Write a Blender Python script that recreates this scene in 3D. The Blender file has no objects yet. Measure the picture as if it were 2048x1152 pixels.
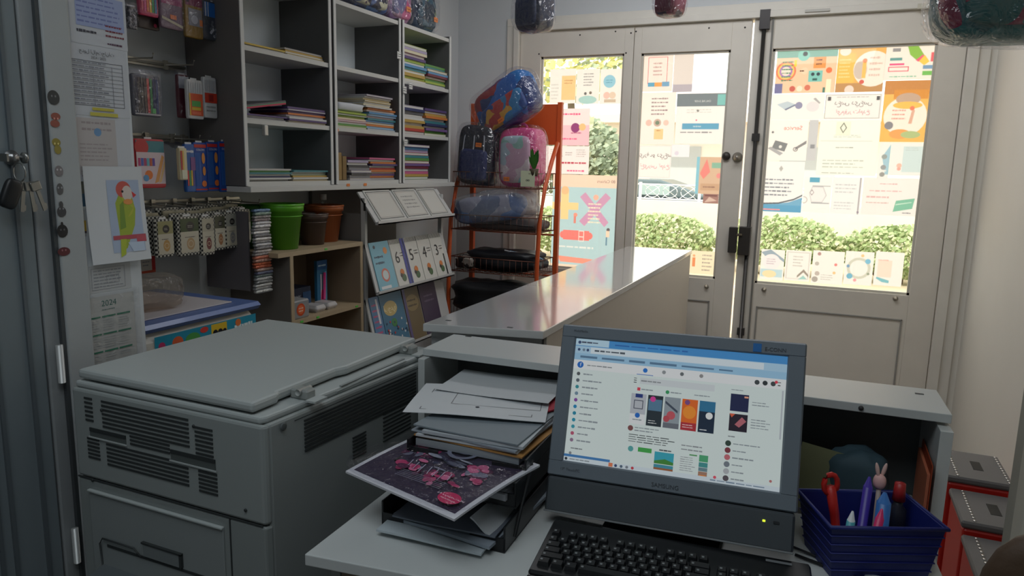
import bpy, bmesh, math, random
import numpy as np
from mathutils import Vector, Matrix
rnd = random.Random(7)
PI = math.pi
col = bpy.context.scene.collection
V = Vector
# ---------------------------------------------------------------- camera model (pixel -> point on a known plane)
F = 1438.0; YAW = math.radians(-23.47); PIT = math.radians(9.58); ROL = math.radians(1.30)
CAM = V((0, 0, 1.43))
_f = V((math.sin(YAW)*math.cos(PIT), math.cos(YAW)*math.cos(PIT), -math.sin(PIT)))
_r = V((math.cos(YAW), -math.sin(YAW), 0)); _u = _r.cross(_f)
RT = _r*math.cos(ROL)+_u*math.sin(ROL); UP = -_r*math.sin(ROL)+_u*math.cos(ROL); FW = _f
def at(px, py, ax, v):
    d = RT*((px-1024)/F)-UP*((py-576)/F)+FW
    return CAM+d*((v-CAM[ax])/d[ax])
cd = bpy.data.cameras.new('camera'); cam = bpy.data.objects.new('camera', cd); col.objects.link(cam)
cd.sensor_width = 36; cd.lens = F/2048*36; cd.clip_start = .05; cd.clip_end = 200
cam.matrix_world = Matrix(((RT.x, UP.x, -FW.x, CAM.x), (RT.y, UP.y, -FW.y, CAM.y), (RT.z, UP.z, -FW.z, CAM.z), (0, 0, 0, 1)))
bpy.context.scene.camera = cam
# ---------------------------------------------------------------- materials
def lin(c):
    return tuple((x/255/12.92 if x/255 <= .04045 else ((x/255+.055)/1.055)**2.4) for x in c[:3])+(1,)
_mc = {}
def M(c, rough=.55, metal=0, trans=0, noise=0, emit=0, coat=0, nscale=30, bump=0):
    k = (tuple(c), rough, metal, trans, noise, emit, coat, nscale, bump)
    if k in _mc: return _mc[k]
    m = bpy.data.materials.new('mat_%02x%02x%02x' % tuple(int(x) for x in c[:3])); m.use_nodes = True
    nt = m.node_tree; N = nt.nodes; L = nt.links; b = N['Principled BSDF']; out = N['Material Output']
    b.inputs['Base Color'].default_value = lin(c); b.inputs['Roughness'].default_value = rough
    b.inputs['Metallic'].default_value = metal
    if coat: b.inputs['Coat Weight'].default_value = coat; b.inputs['Coat Roughness'].default_value = .08
    if noise or bump:
        tc = N.new('ShaderNodeTexCoord'); nz = N.new('ShaderNodeTexNoise'); nz.inputs['Scale'].default_value = nscale
        nz.inputs['Detail'].default_value = 4; L.new(tc.outputs['Object'], nz.inputs['Vector'])
        if noise:
            rp = N.new('ShaderNodeMapRange'); rp.inputs[3].default_value = 1-noise; rp.inputs[4].default_value = 1+noise*.5
            L.new(nz.outputs['Fac'], rp.inputs[0])
            vm = N.new('ShaderNodeVectorMath'); vm.operation = 'SCALE'; vm.inputs[0].default_value = lin(c)[:3]
            L.new(rp.outputs[0], vm.inputs['Scale']); L.new(vm.outputs[0], b.inputs['Base Color'])
        if bump:
            bp = N.new('ShaderNodeBump'); bp.inputs['Strength'].default_value = bump; bp.inputs['Distance'].default_value = .01
            L.new(nz.outputs['Fac'], bp.inputs['Height']); L.new(bp.outputs[0], b.inputs['Normal'])
    if emit:
        b.inputs['Emission Color'].default_value = lin(c); b.inputs['Emission Strength'].default_value = emit
    if trans:
        t = N.new('ShaderNodeBsdfTranslucent'); t.inputs[0].default_value = lin(c)
        mx = N.new('ShaderNodeMixShader'); mx.inputs[0].default_value = trans
        L.new(b.outputs[0], mx.inputs[1]); L.new(t.outputs[0], mx.inputs[2]); L.new(mx.outputs[0], out.inputs[0])
    _mc[k] = m; return m
def clear(c=(255, 255, 255), amt=.12, rough=.1, bump=.0, gl=(255, 255, 255), milky=0, nscale=25):
    k = ('clear', tuple(c), amt, rough, bump, milky, nscale)
    if k in _mc: return _mc[k]
    m = bpy.data.materials.new('clear_film'); m.use_nodes = True; nt = m.node_tree; N = nt.nodes; L = nt.links
    N.remove(N['Principled BSDF']); out = N['Material Output']
    t = N.new('ShaderNodeBsdfTransparent'); t.inputs[0].default_value = lin(c)
    g = N.new('ShaderNodeBsdfGlossy'); g.inputs[0].default_value = lin(gl); g.inputs['Roughness'].default_value = rough
    fr = N.new('ShaderNodeMath'); fr.operation = 'POWER'; fr.inputs[1].default_value = 3.5; lw = N.new('ShaderNodeLayerWeight'); L.new(lw.outputs['Facing'], fr.inputs[0])
    mp = N.new('ShaderNodeMapRange'); mp.inputs[1].default_value = 0; mp.inputs[2].default_value = 1; mp.inputs[3].default_value = amt*.5; mp.inputs[4].default_value = min(.5, amt*2+.04)
    L.new(fr.outputs[0], mp.inputs[0])
    mx = N.new('ShaderNodeMixShader'); L.new(mp.outputs[0], mx.inputs[0]); L.new(t.outputs[0], mx.inputs[1]); L.new(g.outputs[0], mx.inputs[2])
    last = mx
    if milky:
        d = N.new('ShaderNodeBsdfDiffuse'); d.inputs[0].default_value = lin((215, 218, 220))
        m2 = N.new('ShaderNodeMixShader'); m2.inputs[0].default_value = milky; L.new(mx.outputs[0], m2.inputs[1]); L.new(d.outputs[0], m2.inputs[2]); last = m2
    if bump:
        tc = N.new('ShaderNodeTexCoord'); nz = N.new('ShaderNodeTexNoise'); nz.inputs['Scale'].default_value = nscale; nz.inputs['Distortion'].default_value = 1.5
        L.new(tc.outputs['Object'], nz.inputs['Vector']); bp = N.new('ShaderNodeBump'); bp.inputs['Strength'].default_value = bump; bp.inputs['Distance'].default_value = .03
        L.new(nz.outputs['Fac'], bp.inputs['Height']); L.new(bp.outputs[0], g.inputs['Normal'])
    L.new(last.outputs[0], out.inputs[0]); _mc[k] = m; return m
def pat(cols, scale=12, kind='voronoi', rough=.5, sheen=0):
    k = ('pat', tuple(map(tuple, cols)), scale, kind, rough)
    if k in _mc: return _mc[k]
    m = bpy.data.materials.new('printed_pattern'); m.use_nodes = True; nt = m.node_tree; N = nt.nodes; L = nt.links; b = N['Principled BSDF']
    b.inputs['Roughness'].default_value = rough
    tc = N.new('ShaderNodeTexCoord'); rp = N.new('ShaderNodeValToRGB'); cr = rp.color_ramp; cr.interpolation = 'CONSTANT'
    if kind == 'voronoi':
        t = N.new('ShaderNodeTexVoronoi'); t.inputs['Scale'].default_value = scale
        nz = N.new('ShaderNodeTexNoise'); nz.inputs['Scale'].default_value = scale*.7; L.new(tc.outputs['Object'], nz.inputs['Vector'])
        ad = N.new('ShaderNodeMixRGB'); ad.inputs[0].default_value = .12; L.new(tc.outputs['Object'], ad.inputs[1]); L.new(nz.outputs['Color'], ad.inputs[2])
        L.new(ad.outputs[0], t.inputs['Vector']); sp = N.new('ShaderNodeSeparateColor'); L.new(t.outputs['Color'], sp.inputs[0]); src = sp.outputs[0]
    elif kind == 'noise':
        t = N.new('ShaderNodeTexNoise'); t.inputs['Scale'].default_value = scale; t.inputs['Distortion'].default_value = .6; L.new(tc.outputs['Object'], t.inputs['Vector'])
        mr = N.new('ShaderNodeMapRange'); mr.inputs[1].default_value = .3; mr.inputs[2].default_value = .7; L.new(t.outputs['Fac'], mr.inputs[0]); src = mr.outputs[0]
    elif kind == 'checker':
        t = N.new('ShaderNodeTexChecker'); t.inputs['Scale'].default_value = scale; L.new(tc.outputs['Object'], t.inputs['Vector']); src = t.outputs['Fac']
    else:
        t = N.new('ShaderNodeTexWave'); t.inputs['Scale'].default_value = scale; t.bands_direction = kind; L.new(tc.outputs['Object'], t.inputs['Vector']); src = t.outputs['Fac']
    L.new(src, rp.inputs[0])
    n = len(cols)
    while len(cr.elements) < n: cr.elements.new(.5)
    for i, c in enumerate(cols):
        cr.elements[i].position = i/n; cr.elements[i].color = lin(c)
    L.new(rp.outputs[0], b.inputs['Base Color']); _mc[k] = m; return m
# ---------------------------------------------------------------- mesh builder (world coordinates)
def sgp(x, e): return math.copysign(abs(x)**e, x)
class MB:
    def __init__(s): s.v = []; s.f = []; s.mi = []; s.ms = []; s.sm = []
    def mat(s, m):
        if m not in s.ms: s.ms.append(m)
        return s.ms.index(m)
    def add(s, vs, fs, m, smooth=False):
        o = len(s.v); i = s.mat(m); s.v += [V(p) for p in vs]
        for f in fs: s.f.append([a+o for a in f]); s.mi.append(i); s.sm.append(smooth)
        return s
    def box(s, a, b, m, X=None):
        x0, y0, z0 = a; x1, y1, z1 = b
        vs = [V(p) for p in ((x0, y0, z0), (x1, y0, z0), (x1, y1, z0), (x0, y1, z0), (x0, y0, z1), (x1, y0, z1), (x1, y1, z1), (x0, y1, z1))]
        if X: vs = [X @ p for p in vs]
        return s.add(vs, [(0, 3, 2, 1), (4, 5, 6, 7), (0, 1, 5, 4), (1, 2, 6, 5), (2, 3, 7, 6), (3, 0, 4, 7)], m)
    def rbox(s, a, b, m, r=.004, X=None, seg=3):   # vertical-edge rounded + chamfered box
        x0, y0, z0 = a; x1, y1, z1 = b; r = min(r, (x1-x0)*.49, (y1-y0)*.49, (z1-z0)*.49)
        rings = []
        for z, q in ((z0, r), (z0+r, 0), (z1-r, 0), (z1, r)):
            ring = []
            for cx, cy, a0 in ((x1-r, y1-r, 0), (x0+r, y1-r, 90), (x0+r, y0+r, 180), (x1-r, y0+r, 270)):
                for k in range(seg+1):
                    t = math.radians(a0+90*k/seg); rr = r-q*.7
                    ring.append(V((cx+rr*math.cos(t), cy+rr*math.sin(t), z)))
            rings.append(ring)
        n = len(rings[0]); vs = [p for g in rings for p in g]
        if X: vs = [X @ p for p in vs]
        fs = [(k*n+i, k*n+(i+1) % n, (k+1)*n+(i+1) % n, (k+1)*n+i) for k in range(3) for i in range(n)]
        fs += [tuple(range(n-1, -1, -1)), tuple(range(3*n, 4*n))]
        return s.add(vs, fs, m)
    def prism(s, pts, z0, z1, m, X=None):
        n = len(pts); vs = [V((p[0], p[1], z0)) for p in pts]+[V((p[0], p[1], z1)) for p in pts]
        if X: vs = [X @ p for p in vs]
        return s.add(vs, [tuple(range(n-1, -1, -1)), tuple(range(n, 2*n))]+[(i, (i+1) % n, n+(i+1) % n, n+i) for i in range(n)], m)
    def poly(s, pts, m): return s.add(pts, [tuple(range(len(pts)))], m)
    def tube(s, pts, r, m, n=8, closed=False):
        pts = [V(p) for p in pts]; k = len(pts); vs = []
        for i, p in enumerate(pts):
            if closed: t = pts[(i+1) % k]-pts[i-1]
            else: t = pts[min(i+1, k-1)]-pts[max(i-1, 0)]
            t.normalize(); a = t.cross(V((0, 0, 1)) if abs(t.z) < .9 else V((1, 0, 0))).normalized(); b = t.cross(a)
            rr = r[i] if isinstance(r, (list, tuple)) else r
            vs += [p+(a*math.cos(2*PI*j/n)+b*math.sin(2*PI*j/n))*rr for j in range(n)]
        fs = []
        for i in range(k if closed else k-1):
            o = ((i+1) % k)*n
            fs += [(i*n+j, i*n+(j+1) % n, o+(j+1) % n, o+j) for j in range(n)]
        if not closed: fs += [tuple(range(n)), tuple(range((k-1)*n, k*n))]
        return s.add(vs, fs, m, True)
    def lathe(s, prof, c, m, n=28, X=None):
        vs = []
        for r, z in prof: vs += [V((r*math.cos(2*PI*j/n), r*math.sin(2*PI*j/n), z)) for j in range(n)]
        vs = [(X @ p if X else p)+V(c) for p in vs]
        fs = [(i*n+j, i*n+(j+1) % n, (i+1)*n+(j+1) % n, (i+1)*n+j) for i in range(len(prof)-1) for j in range(n)]
        return s.add(vs, fs, m, True)
    def sq(s, c, r, e1, e2, m, X=None, nu=14, nv=28, dist=0, seed=1):  # rounded-box blob
        rr = random.Random(seed); ph = [rr.uniform(0, 6) for _ in range(6)]; vs = []
        for i in range(nu+1):
            u = -PI/2+PI*i/nu
            for j in range(nv):
                w = 2*PI*j/nv
                p = V((sgp(math.cos(u), e1)*sgp(math.cos(w), e2), sgp(math.cos(u), e1)*sgp(math.sin(w), e2), sgp(math.sin(u), e1)))
                k = 1
                if dist: k = 1+dist*(math.sin(5*p.x+ph[0]+3*p.z)+math.sin(6*p.y+ph[1]-4*p.x)+math.sin(7*p.z+ph[2])+.6*math.sin(13*p.x+11*p.z+ph[3]))/3
                p = V((p.x*r[0], p.y*r[1], p.z*r[2]))*k
                vs.append((X @ p if X else p)+V(c))
        fs = [(i*nv+j, i*nv+(j+1) % nv, (i+1)*nv+(j+1) % nv, (i+1)*nv+j) for i in range(nu) for j in range(nv)]
        return s.add(vs, fs, m, True)
    def build(s, name, parent=None, bevel=0, origin=None):
        if parent is not None: o = parent['_w'] if '_w' in parent else (0, 0, 0); o = V(o)
        elif origin is not None: o = V(origin)
        else:
            xs = [p.x for p in s.v]; ys = [p.y for p in s.v]; zs = [p.z for p in s.v]; o = V(((min(xs)+max(xs))/2, (min(ys)+max(ys))/2, min(zs)))
        me = bpy.data.meshes.new(name); me.from_pydata([tuple(p-o) for p in s.v], [], s.f)
        for m in s.ms: me.materials.append(m)
        me.polygons.foreach_set('material_index', s.mi); me.polygons.foreach_set('use_smooth', s.sm); me.update()
        ob = bpy.data.objects.new(name, me); col.objects.link(ob); ob['_w'] = tuple(o)
        if parent is not None: ob.parent = parent
        else: ob.location = o
        if bevel:
            bm = bmesh.new(); bm.from_mesh(me); bmesh.ops.recalc_face_normals(bm, faces=bm.faces)
            bm.to_mesh(me); bm.free()
            b = ob.modifiers.new('bevel', 'BEVEL'); b.width = bevel; b.segments = 2; b.limit_method = 'ANGLE'
        return ob
def tag(o, label=None, cat=None, group=None, kind=None):
    if label: o['label'] = label
    if cat: o['category'] = cat
    if group: o['group'] = group
    if kind: o['kind'] = kind
    return o
def thing(name, label, cat, loc, group=None, kind=None):
    o = bpy.data.objects.new(name, None); col.objects.link(o); o.location = loc; o.empty_display_size = .05; o['_w'] = tuple(loc)
    return tag(o, label, cat, group, kind)
def one(mb, name, label, cat, group=None, bevel=0, kind=None): return tag(mb.build(name, None, bevel), label, cat, group, kind)
_tx = {}
def textmesh(t):
    if t in _tx: return _tx[t]
    c = bpy.data.curves.new('t', 'FONT'); c.body = t; c.size = 1; c.align_x = 'CENTER'; c.align_y = 'CENTER'; c.resolution_u = 3
    o = bpy.data.objects.new('t', c); col.objects.link(o); dg = bpy.context.evaluated_depsgraph_get()
    me = bpy.data.meshes.new_from_object(o.evaluated_get(dg)); r = ([tuple(v.co) for v in me.vertices], [tuple(p.vertices) for p in me.polygons])
    bpy.data.objects.remove(o); bpy.data.curves.remove(c); bpy.data.meshes.remove(me); _tx[t] = r; return r
def draw(mb, O, U, W, w, h, els, mk, step=.0005, seed=3, curve=None):
    """print flat shapes on a face: O lower-left corner, U right, W up (unit), normal = U x W; curve(u,v) -> lift"""
    N = U.cross(W).normalized(); rr = random.Random(seed)
    def P(x, y, k): return O+U*(x*w)+W*(y*h)+N*(step*k+(curve(x, y) if curve else 0))
    k = 1
    for e in els:
        t = e[0]; k += .15
        if t == 'r':
            _, x0, y0, x1, y1, c = e; n = 6 if curve else 1
            for i in range(n):
                for j in range(n):
                    a, b = x0+(x1-x0)*i/n, x0+(x1-x0)*(i+1)/n; g, d = y0+(y1-y0)*j/n, y0+(y1-y0)*(j+1)/n
                    mb.poly([P(a, g, k), P(b, g, k), P(b, d, k), P(a, d, k)], mk(c))
        elif t == 'c':
            _, cx, cy, r, c = e; mb.poly([P(cx+r*math.cos(a*PI/12), cy+r*w/h*math.sin(a*PI/12), k) for a in range(24)], mk(c))
        elif t == 'o':   # ring
            _, cx, cy, r, th, c = e
            for a in range(24):
                q = [(r, a), (r, a+1), (r-th, a+1), (r-th, a)]
                mb.poly([P(cx+z*math.cos(b*PI/12), cy+z*w/h*math.sin(b*PI/12), k) for z, b in q], mk(c))
        elif t == 'e':
            _, cx, cy, rx, ry, c = e; mb.poly([P(cx+rx*math.cos(a*PI/12), cy+ry*math.sin(a*PI/12), k) for a in range(24)], mk(c))
        elif t == 'p': mb.poly([P(x, y, k) for x, y in e[1]], mk(e[2]))
        elif t == 'f':   # frame
            _, x0, y0, x1, y1, th, c = e; ty = th*w/h
            for q in ((x0, y0, x1, y0+ty), (x0, y1-ty, x1, y1), (x0, y0, x0+th, y1), (x1-th, y0, x1, y1)):
                mb.poly([P(q[0], q[1], k), P(q[2], q[1], k), P(q[2], q[3], k), P(q[0], q[3], k)], mk(c))
        elif t == 'l':   # lines of small writing
            _, x0, y0, x1, y1, n, c = e
            for i in range(n):
                yc = y1-(y1-y0)*(i+.5)/n; hh = (y1-y0)/n*.17; x = x0; end = x1-(x1-x0)*rr.uniform(0, .25)
                while x < end-.01:
                    l = min(rr.uniform(.05, .16)*(x1-x0)+.01, end-x); hv = hh*rr.uniform(.7, 1.2)
                    mb.poly([P(x, yc-hv, k), P(x+l, yc-hv, k), P(x+l, yc+hv, k), P(x, yc+hv, k)], mk(c)); x += l+.025*(x1-x0)
        elif t == 't':   # text, size as fraction of h, optional mirror
            _, x, y, sz, s_, c = e[:6]; mir = -1 if len(e) > 6 and e[6] else 1
            vs, fs = textmesh(s_); mb.add([P(x, y, k)+U*(mir*p[0]*sz*h)+W*(p[1]*sz*h) for p in vs], fs, mk(c))
    return mb
def sheet(name, label, cat, O, U, W, w, h, els=(), base=(235, 235, 232), trans=0, th=.0006, group=None, parent=None, rough=.6, seed=3, curve=None, backed=True):
    mk = lambda c: M(c, rough, 0, trans)
    mb = MB(); N = U.cross(W).normalized(); n = 10 if curve else 1
    for i in range(n):
        for j in range(n):
            q = [(i/n, j/n), ((i+1)/n, j/n), ((i+1)/n, (j+1)/n), (i/n, (j+1)/n)]
            f = [O+U*(x*w)+W*(y*h)+N*((curve(x, y) if curve else 0)) for x, y in q]
            mb.add(f, [(0, 1, 2, 3)], mk(base), bool(curve))
            if not trans: mb.add([p-N*th for p in f], [(3, 2, 1, 0)], mk(base), bool(curve))
    draw(mb, O, U, W, w, h, els, mk, .0005, seed, curve)
    ob = mb.build(name, parent)
    if parent is None: tag(ob, label, cat, group)
    return ob
X, Y, Z = V((1, 0, 0)), V((0, 1, 0)), V((0, 0, 1))
class Flat(MB):      # collects the flat shapes of a print so that they can be inked into one colour grid
    def add(s, vs, fs, m, smooth=False):
        for f in fs: s.f.append(([vs[i] for i in f], m))
        return s
def ink(w, h, els, base, seed, cell=.0032):
    fl = Flat(); draw(fl, V((0, 0, 0)), X, Y, w, h, els, lambda c: c, 0, seed)
    nx, ny = max(6, int(w/cell)), max(6, int(h/cell)); S2 = 3; W2, H2 = nx*S2, ny*S2
    im = np.empty((H2, W2, 3)); im[:] = lin(base)[:3]
    xs_ = (np.arange(W2)+.5)/W2*w
    for pts, c in fl.f:
        P = [(q[0], q[1]) for q in pts]; ys = [q[1] for q in P]; colr = lin(c)[:3]
        for j in range(max(0, int(min(ys)/h*H2)), min(H2, int(max(ys)/h*H2)+2)):
            y = (j+.5)/H2*h; cr = []
            for i in range(len(P)):
                (xa, ya), (xb, yb) = P[i-1], P[i]
                if (ya > y) != (yb > y): cr.append(xa+(y-ya)*(xb-xa)/(yb-ya))
            cr.sort()
            for a, b in zip(cr[::2], cr[1::2]):
                i0 = max(0, int(math.ceil(a/w*W2-.5))); i1 = min(W2, int(math.floor(b/w*W2-.5))+1)
                if i1 > i0: im[j, i0:i1] = colr
    return im.reshape(ny, S2, nx, S2, 3).mean(axis=(1, 3)), nx, ny
_sun = []
def sunprint():      # paper seen against daylight: inked colours from the mesh's own colour grid
    if _sun: return _sun[0]
    m = bpy.data.materials.new('printed_paper_backlit'); m.use_nodes = True; nt = m.node_tree; N = nt.nodes; L = nt.links
    b = N['Principled BSDF']; b.inputs['Roughness'].default_value = .5; a = N.new('ShaderNodeAttribute'); a.attribute_name = 'ink'
    t = N.new('ShaderNodeBsdfTranslucent'); mx = N.new('ShaderNodeMixShader'); mx.inputs[0].default_value = .88
    L.new(a.outputs['Color'], b.inputs['Base Color']); L.new(a.outputs['Color'], t.inputs[0]); L.new(b.outputs[0], mx.inputs[1]); L.new(t.outputs[0], mx.inputs[2]); L.new(mx.outputs[0], N['Material Output'].inputs[0])
    _sun.append(m); return m
def inked_sheet(name, label, cat, O, w, h, els, base, group, seed):
    im, nx, ny = ink(w, h, els, base, seed)
    vs = [(w*i/nx, 0, h*j/ny) for j in range(ny+1) for i in range(nx+1)]; fs = [(j*(nx+1)+i, j*(nx+1)+i+1, (j+1)*(nx+1)+i+1, (j+1)*(nx+1)+i) for j in range(ny) for i in range(nx)]
    me = bpy.data.meshes.new(name); me.from_pydata(vs, [], fs); me.materials.append(sunprint())
    at_ = me.color_attributes.new('ink', 'FLOAT_COLOR', 'CORNER'); c = np.ones((nx*ny, 4, 4)); c[:, :, :3] = im.reshape(-1, 1, 3)*(.86, .83, .83); at_.data.foreach_set('color', c.astype(np.float32).ravel())
    ob = bpy.data.objects.new(name, me); col.objects.link(ob); ob.location = O; return tag(ob, label, cat, group)
WHITE = (206, 207, 205)
# ================================================================= SETTING
wallm = M((205, 209, 211), .75, noise=.05, nscale=6, bump=.03)
def S(mb, name, **k): return tag(mb.build(name, **k), kind='structure')
S(MB().box((-2.4, -1.6, -.1), (2.0, 4.36, 0), M((120, 112, 104), .5, noise=.12, nscale=5)), 'floor')
S(MB().box((-2.4, -1.6, 2.75), (2.0, 4.45, 2.85), M((190, 192, 192), .8, noise=.03)), 'ceiling')
S(MB().box((-2.4, 1.15, 0), (-2.27, 4.45, 2.75), wallm), 'wall_left')
S(MB().box((.69, 1.15, 0), (.82, 4.45, 2.75), M((228, 224, 214), .7, noise=.04, nscale=5, bump=.02)), 'wall_right')
S(MB().box((-2.27, 4.27, 0), (-1.87, 4.4, 2.75), wallm).box((-1.87, 4.27, 2.285), (.61, 4.4, 2.75), wallm).box((.61, 4.27, 0), (.69, 4.4, 2.75), M((228, 224, 214), .7, noise=.04, nscale=5, bump=.02)), 'wall_front')
S(MB().box((-2.4, 1.15, 0), (-1.62, 1.31, 2.75), wallm), 'wall_partition_left')
S(MB().box((.40, 1.15, 0), (2.0, 1.31, 2.75), wallm), 'wall_partition_right')
S(MB().box((-2.4, -1.5, 0), (-2.3, 1.15, 2.75), wallm), 'wall_back_left')
S(MB().box((1.8, -1.5, 0), (1.9, 1.15, 2.75), wallm), 'wall_back_right')
S(MB().box((-2.4, -1.6, 0), (1.9, -1.5, 2.75), wallm), 'wall_back')
# door frame
frm = M((222, 218, 208), .5, noise=.1, nscale=9)
tr = tag(MB().box((-1.87, 4.24, 0), (-1.835, 4.38, 2.285), frm).box((.56, 4.24, 0), (.61, 4.38, 2.285), frm).box((-1.835, 4.24, 2.25), (.56, 4.38, 2.285), frm)
         .box((-1.92, 4.255, 2.285), (.66, 4.268, 2.33), frm).box((.61, 4.255, 0), (.66, 4.268, 2.285), frm).box((-1.92, 4.255, 0), (-1.87, 4.268, 2.285), frm).build('trim_1', bevel=.003), kind='structure')
MB().box((-.2, 4.232, 2.262), (-.08, 4.24, 2.275), M((190, 188, 180))).box((.32, 4.225, 2.245), (.5, 4.24, 2.27), M((200, 196, 180))).build('cable_clip', tr)
dm = M((222, 216, 204), .45, noise=.1, nscale=8, bump=.02); dml = M((168, 166, 160), .45, noise=.08, nscale=8)
glass = clear((250, 252, 250), .05, .02)
def door(n, x0, x1, gx0, gx1, gz0, gz1):
    y0, y1 = 4.27, 4.315
    mb = MB().box((x0, y0, 0), (gx0, y1, 2.245), dm).box((gx1, y0, 0), (x1, y1, 2.245), dm).box((gx0, y0, gz1), (gx1, y1, 2.245), dm).box((gx0, y0, 0), (gx1, y1, gz0), dm)
    root = S(mb, 'door_%d' % n, bevel=.002)
    b = MB(); t = .012
    for q in ((gx0, gz0, gx1, gz0+t), (gx0, gz1-t, gx1, gz1), (gx0, gz0, gx0+t, gz1), (gx1-t, gz0, gx1, gz1)): b.box((q[0], 4.285, q[1]), (q[2], 4.3, q[3]), M((200, 196, 184), .5))
    b.build('glazing_bead', root)
    MB().box((gx0, 4.3, gz0), (gx1, 4.303, gz1), glass).build('glass_pane', root)
    p = MB(); a, c, d, e = gx0+.02, gx1-.02, .12, gz0-.13
    for q in ((a, d, c, d+.008), (a, e-.008, c, e), (a, d, a+.008, e), (c-.008, d, c, e)): p.box((q[0], 4.263, q[1]), (q[2], 4.27, q[3]), M((150, 148, 142), .5))
    p.build('panel_moulding', root, bevel=.002)
    return root
d1 = door(1, -1.833, -1.118, -1.697, -1.172, .80, 2.098)
d2 = door(2, -1.114, -.464, -1.070, -.568, .81, 2.094)
d3 = door(3, -.452, .557, -.347, .433, .805, 2.09)
dark = M((58, 54, 50), .45, .3); rod = M((74, 72, 70), .4, .6)
MB().box((-.503, 4.225, .975), (-.458, 4.268, 1.12), dark).box((-.449, 4.225, .965), (-.385, 4.268, 1.125), dark).build('lock_box', d2, bevel=.003)
MB().tube([(-.458, 4.22, 1.08), (-.43, 4.22, 1.08)], .008, M((120, 112, 100), .4, .8)).build('lock_latch', d2)
MB().lathe([(0, 0), (.022, .002), (.024, .01), (.014, .02), (0, .022)], (-.552, 4.268, 1.515), dark, X=Matrix.Rotation(PI/2, 3, 'X')).build('door_knob', d2)
MB().lathe([(0, 0), (.026, .001), (.028, .006), (.012, .012), (.012, .03), (.02, .04), (0, .046)], (-.49, 4.268, 1.51), M((170, 165, 155), .3, .7), X=Matrix.Rotation(PI/2, 3, 'X')).build('cylinder_lock', d2)
rb = MB().tube([(-.400, 4.255, .1), (-.400, 4.255, 2.25)], .011, rod, 10).box((-.425, 4.238, 2.19), (-.372, 4.268, 2.29), M((60, 58, 58), .4, .5)).box((-.42, 4.245, 1.6), (-.38, 4.268, 1.64), rod).box((-.42, 4.245, .5), (-.38, 4.268, .54), rod)
rb.build('bolt_rod', d3)
MB().box((-.362, 4.262, 0), (-.352, 4.27, 2.245), M((120, 118, 112))).build('door_lip', d3)
def stud(root, px, py):
    c = at(px, py, 1, 4.268)
    MB().lathe([(.013, 0), (.013, .003), (.007, .004), (.009, .014), (0, .018)], c, M((195, 188, 175), .3, .7), 14, X=Matrix.Rotation(PI/2, 3, 'X')).build('stud', root)
stud(d2, 1413, 573); stud(d3, 1528, 579); stud(d3, 1791, 597)
for px, py in ((1078, 108), (1160, 70), (1231, 63), (1262, 66), (1272, 63), (1418, 56), (1252, 106), (1490, 55)):
    c = at(px, py, 1, 4.24 if py < 75 else 4.269); MB().sq(c, (.005, .003, .005), 1, 1, M((50, 46, 44)), nu=6, nv=8).build('nail_hole', tr if py < 75 else d1)
# left room jamb + open door leaf
jm = M((172, 176, 176), .6, noise=.06, nscale=10)
tj = tag(MB().box((-1.66, 1.085, 0), (-1.6, 1.15, 2.6), jm).box((-1.66, 1.045, 0), (-1.615, 1.085, 2.6), M((150, 154, 155), .6, noise=.08)).build('trim_2', bevel=.004), kind='structure')
MB().box((-1.613, 1.075, 0), (-1.603, 1.083, 2.6), M((70, 74, 76))).build('frame_groove', tj)
dl = MB().box((-1.645, .2, .02), (-1.615, 1.04, 2.5), M((122, 132, 136), .5, noise=.08, nscale=12)); r4 = S(dl, 'door_4', bevel=.003)
g = MB()
for yy in (1.0, .93, .9, .6): g.box((-1.615, yy, .02), (-1.609, yy+.008, 2.5), M((92, 100, 104), .5))
g.build('panel_moulding', r4)
h = MB()
for pz in (.955, .5): h.tube([(-1.6, 1.064, pz-.045), (-1.6, 1.064, pz+.045)], .008, M((190, 192, 190), .4, .4))
h.build('hinge', tj)
kz = 1.425
MB().lathe([(.016, 0), (.016, .004), (.009, .006), (.009, .014), (0, .014)], (-1.609, 1.0, kz), M((150, 150, 150), .3, .9), X=Matrix.Rotation(PI/2, 3, 'Y')).build('lock_cylinder', r4)
# right jamb
S(MB().box((.284, 1.13, 0), (.345, 1.19, 2.6), M((190, 184, 168), .5, noise=.06)).box((.300, 1.19, 0), (.40, 1.30, 2.6), M((160, 156, 142), .55, noise=.06)).box((.345, 1.10, 0), (.41, 1.15, 2.6), M((120, 122, 118), .55, noise=.06)), 'trim_3', bevel=.006)
# keys hanging in the lock
kt = thing('key_bunch', 'bunch of metal keys with black car fob hanging from the grey door lock', 'keys', (-1.585, 1.0, kz-.1))
km = M((160, 160, 155), .3, .9)
MB().tube([(-1.585+.02*math.cos(a*PI/8), 1.0, kz-.03+.02*math.sin(a*PI/8)) for a in range(16)], .0015, km, 6, True).build('key_ring', kt)
MB().box((-1.596, .963, kz-.008), (-1.562, .967, kz+.008), km).lathe([(0, -.002), (.012, -.002), (.012, .002), (0, .002)], (-1.565, 1.0, kz), km, 14, X=Matrix.Rotation(PI/2, 3, 'X')).build('key', kt)
for i, (dy, a) in enumerate(((.008, -.15), (.022, .1), (.035, .3))):
    Xm = Matrix.Translation((-1.58+.004*i, 1.0+dy*.6, kz-.05)) @ Matrix.Rotation(a, 4, 'X')
    MB().rbox((-.002, -.011, -.02), (.002, .011, 0), km, .002, Xm).box((-.0015, -.004, -.065), (.0015, .004, -.02), km, Xm).box((-.0015, .004, -.062), (.0015, .007, -.05), km, Xm).build('key', kt)
MB().sq((-1.575, .972, kz-.075), (.009, .018, .032), .5, .6, M((22, 24, 26), .4), X=Matrix.Rotation(-.4, 3, 'X')).build('key_fob', kt)
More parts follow.
